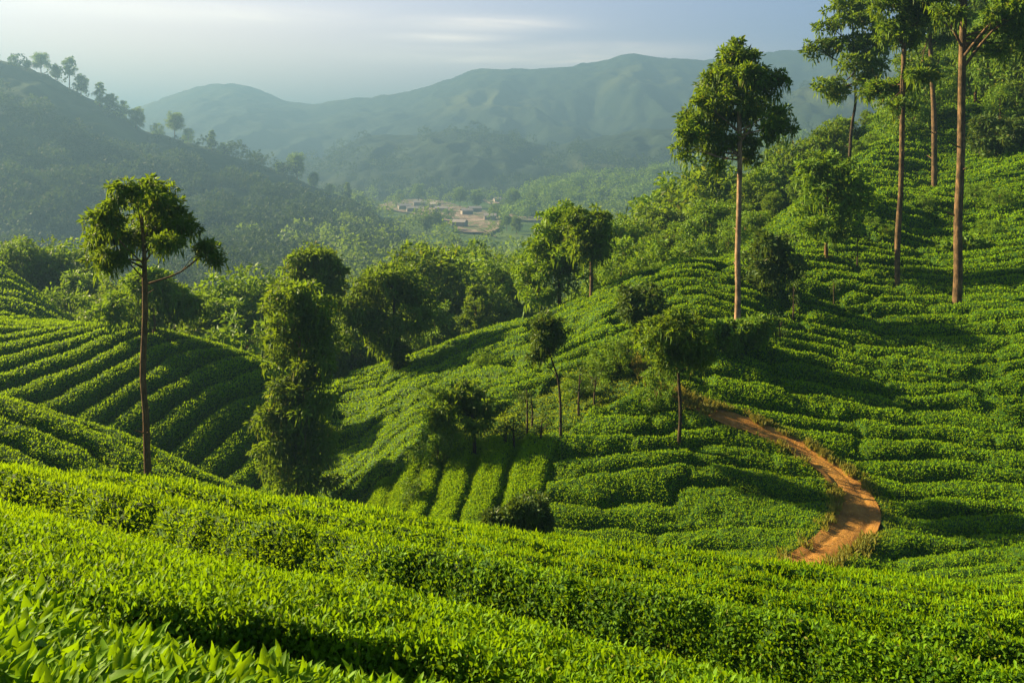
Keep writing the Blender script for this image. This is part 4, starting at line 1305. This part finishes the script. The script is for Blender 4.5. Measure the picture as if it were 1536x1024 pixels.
# skyline trees on the big left hill: each one a thing
SKY = [(62, 112, 80, "broad"), (84, 120, 98, "round"), (104, 132, 84, "tall"), (122, 142, 112, "round"), (150, 160, 122, "column"), (165, 166, 140, "round"), (182, 178, 152, "bush"), (205, 196, 162, "round"),
       (236, 202, 186, "bush"), (262, 206, 168, "broad"), (282, 212, 194, "bush"), (318, 224, 194, "column"), (336, 230, 214, "bush"), (345, 233, 216, "column"), (446, 272, 230, "broad"), (420, 262, 243, "round"),
       (470, 282, 258, "round"), (522, 300, 272, "column"), (20, 98, 84, "bush"), (40, 104, 90, "round"), (495, 292, 276, "bush")]
SLAB = ["small flat-topped tree highest on the left skyline of the big hill", "bushy skyline tree right of the highest flat-topped one", "tall ragged tree on the steep upper left skyline",
        "round skyline tree hugging the right side of the tall ragged one", "dark cone-shaped tree on the left skyline", "round skyline tree just below the dark cone-shaped one", "low skyline bush between the cone-shaped tree and the notch",
        "drooping round tree at the notch where the far mountain begins", "low bush left of the lone umbrella-shaped skyline tree", "lone umbrella-shaped tree on the hill skyline", "low bush right of the umbrella-shaped skyline tree",
        "small pointed dark tree on the hill skyline, alone", "low bush at the right of the small pointed skyline tree", "tiny thin tree on the skyline right of the pointed one", "spreading tree on the lower skyline of the big hill",
        "round tree left of the spreading one low on the skyline", "round tree down the skyline from the spreading one", "last dark narrow tree where the big hill meets the valley", "low bush at the far upper left of the skyline",
        "round tree left of the highest flat-topped one on the skyline", "low bush left of the last dark narrow skyline tree"]
for (px_, pb, pt, kd), lb in zip(SKY, SLAB):
    d_ = 424.0 * KF
    q = P(px_, d_, pb)
    place(kd, q[0], q[1], q[2] - 1.0, (pb - pt) / F * d_ + 1.0, "skyline_tree" if kd != "bush" else "skyline_bush", lb, "tree" if kd != "bush" else "bush", "trees along the big hill skyline", rng)
# a few standing trees round the bare fields
for (px_, pb, pt, kd) in [(628, 306, 276, "broad"), (690, 312, 282, "broad"), (715, 312, 284, "round"), (598, 306, 284, "round"), (770, 318, 284, "broad"), (742, 330, 305, "round"), (800, 318, 288, "round"), (672, 330, 314, "bush"), (655, 345, 318, "broad"), (640, 350, 322, "round"), (760, 345, 322, "broad"), (775, 350, 325, "round")]:
    d_ = F * -FLOOR / (pb - HY)
    q = P(px_, d_, pb)
    place(kd, q[0], q[1], FLOOR - .5, (pb - pt) / F * d_ + .5, "field_tree", "hazy tree standing at the edge of the bare pinkish fields in the valley", "tree", "trees round the bare fields", rng)

# tiny pale houses at the left end of the fields
mh, th_ = new_mat("pale_plaster"); out_surf(th_, th_.n('ShaderNodeBsdfPrincipled', {'Base Color': th_.mix(th_.noise(.8), (.22, .18, .15), (.34, .28, .25)), 'Roughness': .9}).outputs[0])
mr, tr_ = new_mat("pale_tin_roof"); out_surf(tr_, tr_.n('ShaderNodeBsdfPrincipled', {'Base Color': tr_.mix(tr_.noise(.6), (.2, .15, .13), (.38, .36, .35)), 'Roughness': .6}).outputs[0])
for (px_, py_, w_, lb) in [(606, 314, 7.0, 0), (618, 318, 6.0, 0), (630, 309, 8.5, 0), (652, 312, 6, 0), (662, 318, 7, 0), (700, 322, 6, 0), (712, 318, 7, 0), (690, 340, 6, 0), (735, 330, 6, 0), (748, 303, 7, 0)]:
    lb = "tiny pale house among the bare pinkish fields of the valley floor"
    d_ = F * (-FLOOR - .5) / (py_ - HY); q = P(px_, d_, py_)
    root = empty("house", (q[0], q[1], FLOOR + .3)); root.rotation_euler = (0, 0, rng.uniform(-.5, .5))
    a_, b_, h_ = w_ * .7, 3.4, 3.4
    bv = np.array([(sx * a_, sy * b_, z) for z in (-.6, h_) for sx, sy in ((-1, -1), (1, -1), (1, 1), (-1, 1))], float)
    bf = np.array([(0, 1, 5, 4), (1, 2, 6, 5), (2, 3, 7, 6), (3, 0, 4, 7)])
    build_mesh("wall", [(bv, bf, 0, None, None, False)], [mh], parent=root)
    e_ = .4
    rv = np.array([(-a_ - e_, -b_ - e_, h_ - .1), (a_ + e_, -b_ - e_, h_ - .1), (a_ + e_, 0, h_ + 1.5), (-a_ - e_, 0, h_ + 1.5), (-a_ - e_, b_ + e_, h_ - .1), (a_ + e_, b_ + e_, h_ - .1)])
    rv = np.vstack([rv, rv + np.array([0, 0, .12])])
    rf = np.array([(6, 7, 8, 9), (9, 8, 11, 10), (0, 3, 2, 1), (3, 4, 5, 2), (0, 1, 7, 6), (4, 10, 11, 5)])
    build_mesh("roof", [(rv, rf, 0, None, None, False)], [mr], parent=root)
    tag(root, lb, "house", "houses by the bare fields")

# ------------------------------------------------------------------ haze: one box of even, pale air
me = bpy.data.meshes.new("haze")
x0, x1, y0, y1, z0, z1 = -9100, 9100, -4100, 9100, -75, 250
vs = [(x, y, z) for x in (x0, x1) for y in (y0, y1) for z in (z0, z1)]
me.from_pydata(vs, [], [(0, 1, 3, 2), (4, 6, 7, 5), (0, 4, 5, 1), (2, 3, 7, 6), (0, 2, 6, 4), (1, 5, 7, 3)])
hz = bpy.data.objects.new("haze", me); COL.objects.link(hz)
m, t = new_mat("haze_air")
pv_ = t.n('ShaderNodeVolumePrincipled', {'Color': (0.125, 0.222, 0.34, 1), 'Density': HAZE_DENSITY, 'Anisotropy': 0.3})
o_ = t.n('ShaderNodeOutputMaterial'); t.t.links.new(pv_.outputs[0], o_.inputs['Volume'])
me.materials.append(m)
tag(hz, "pale morning haze filling the valley air", "haze", kind="stuff")
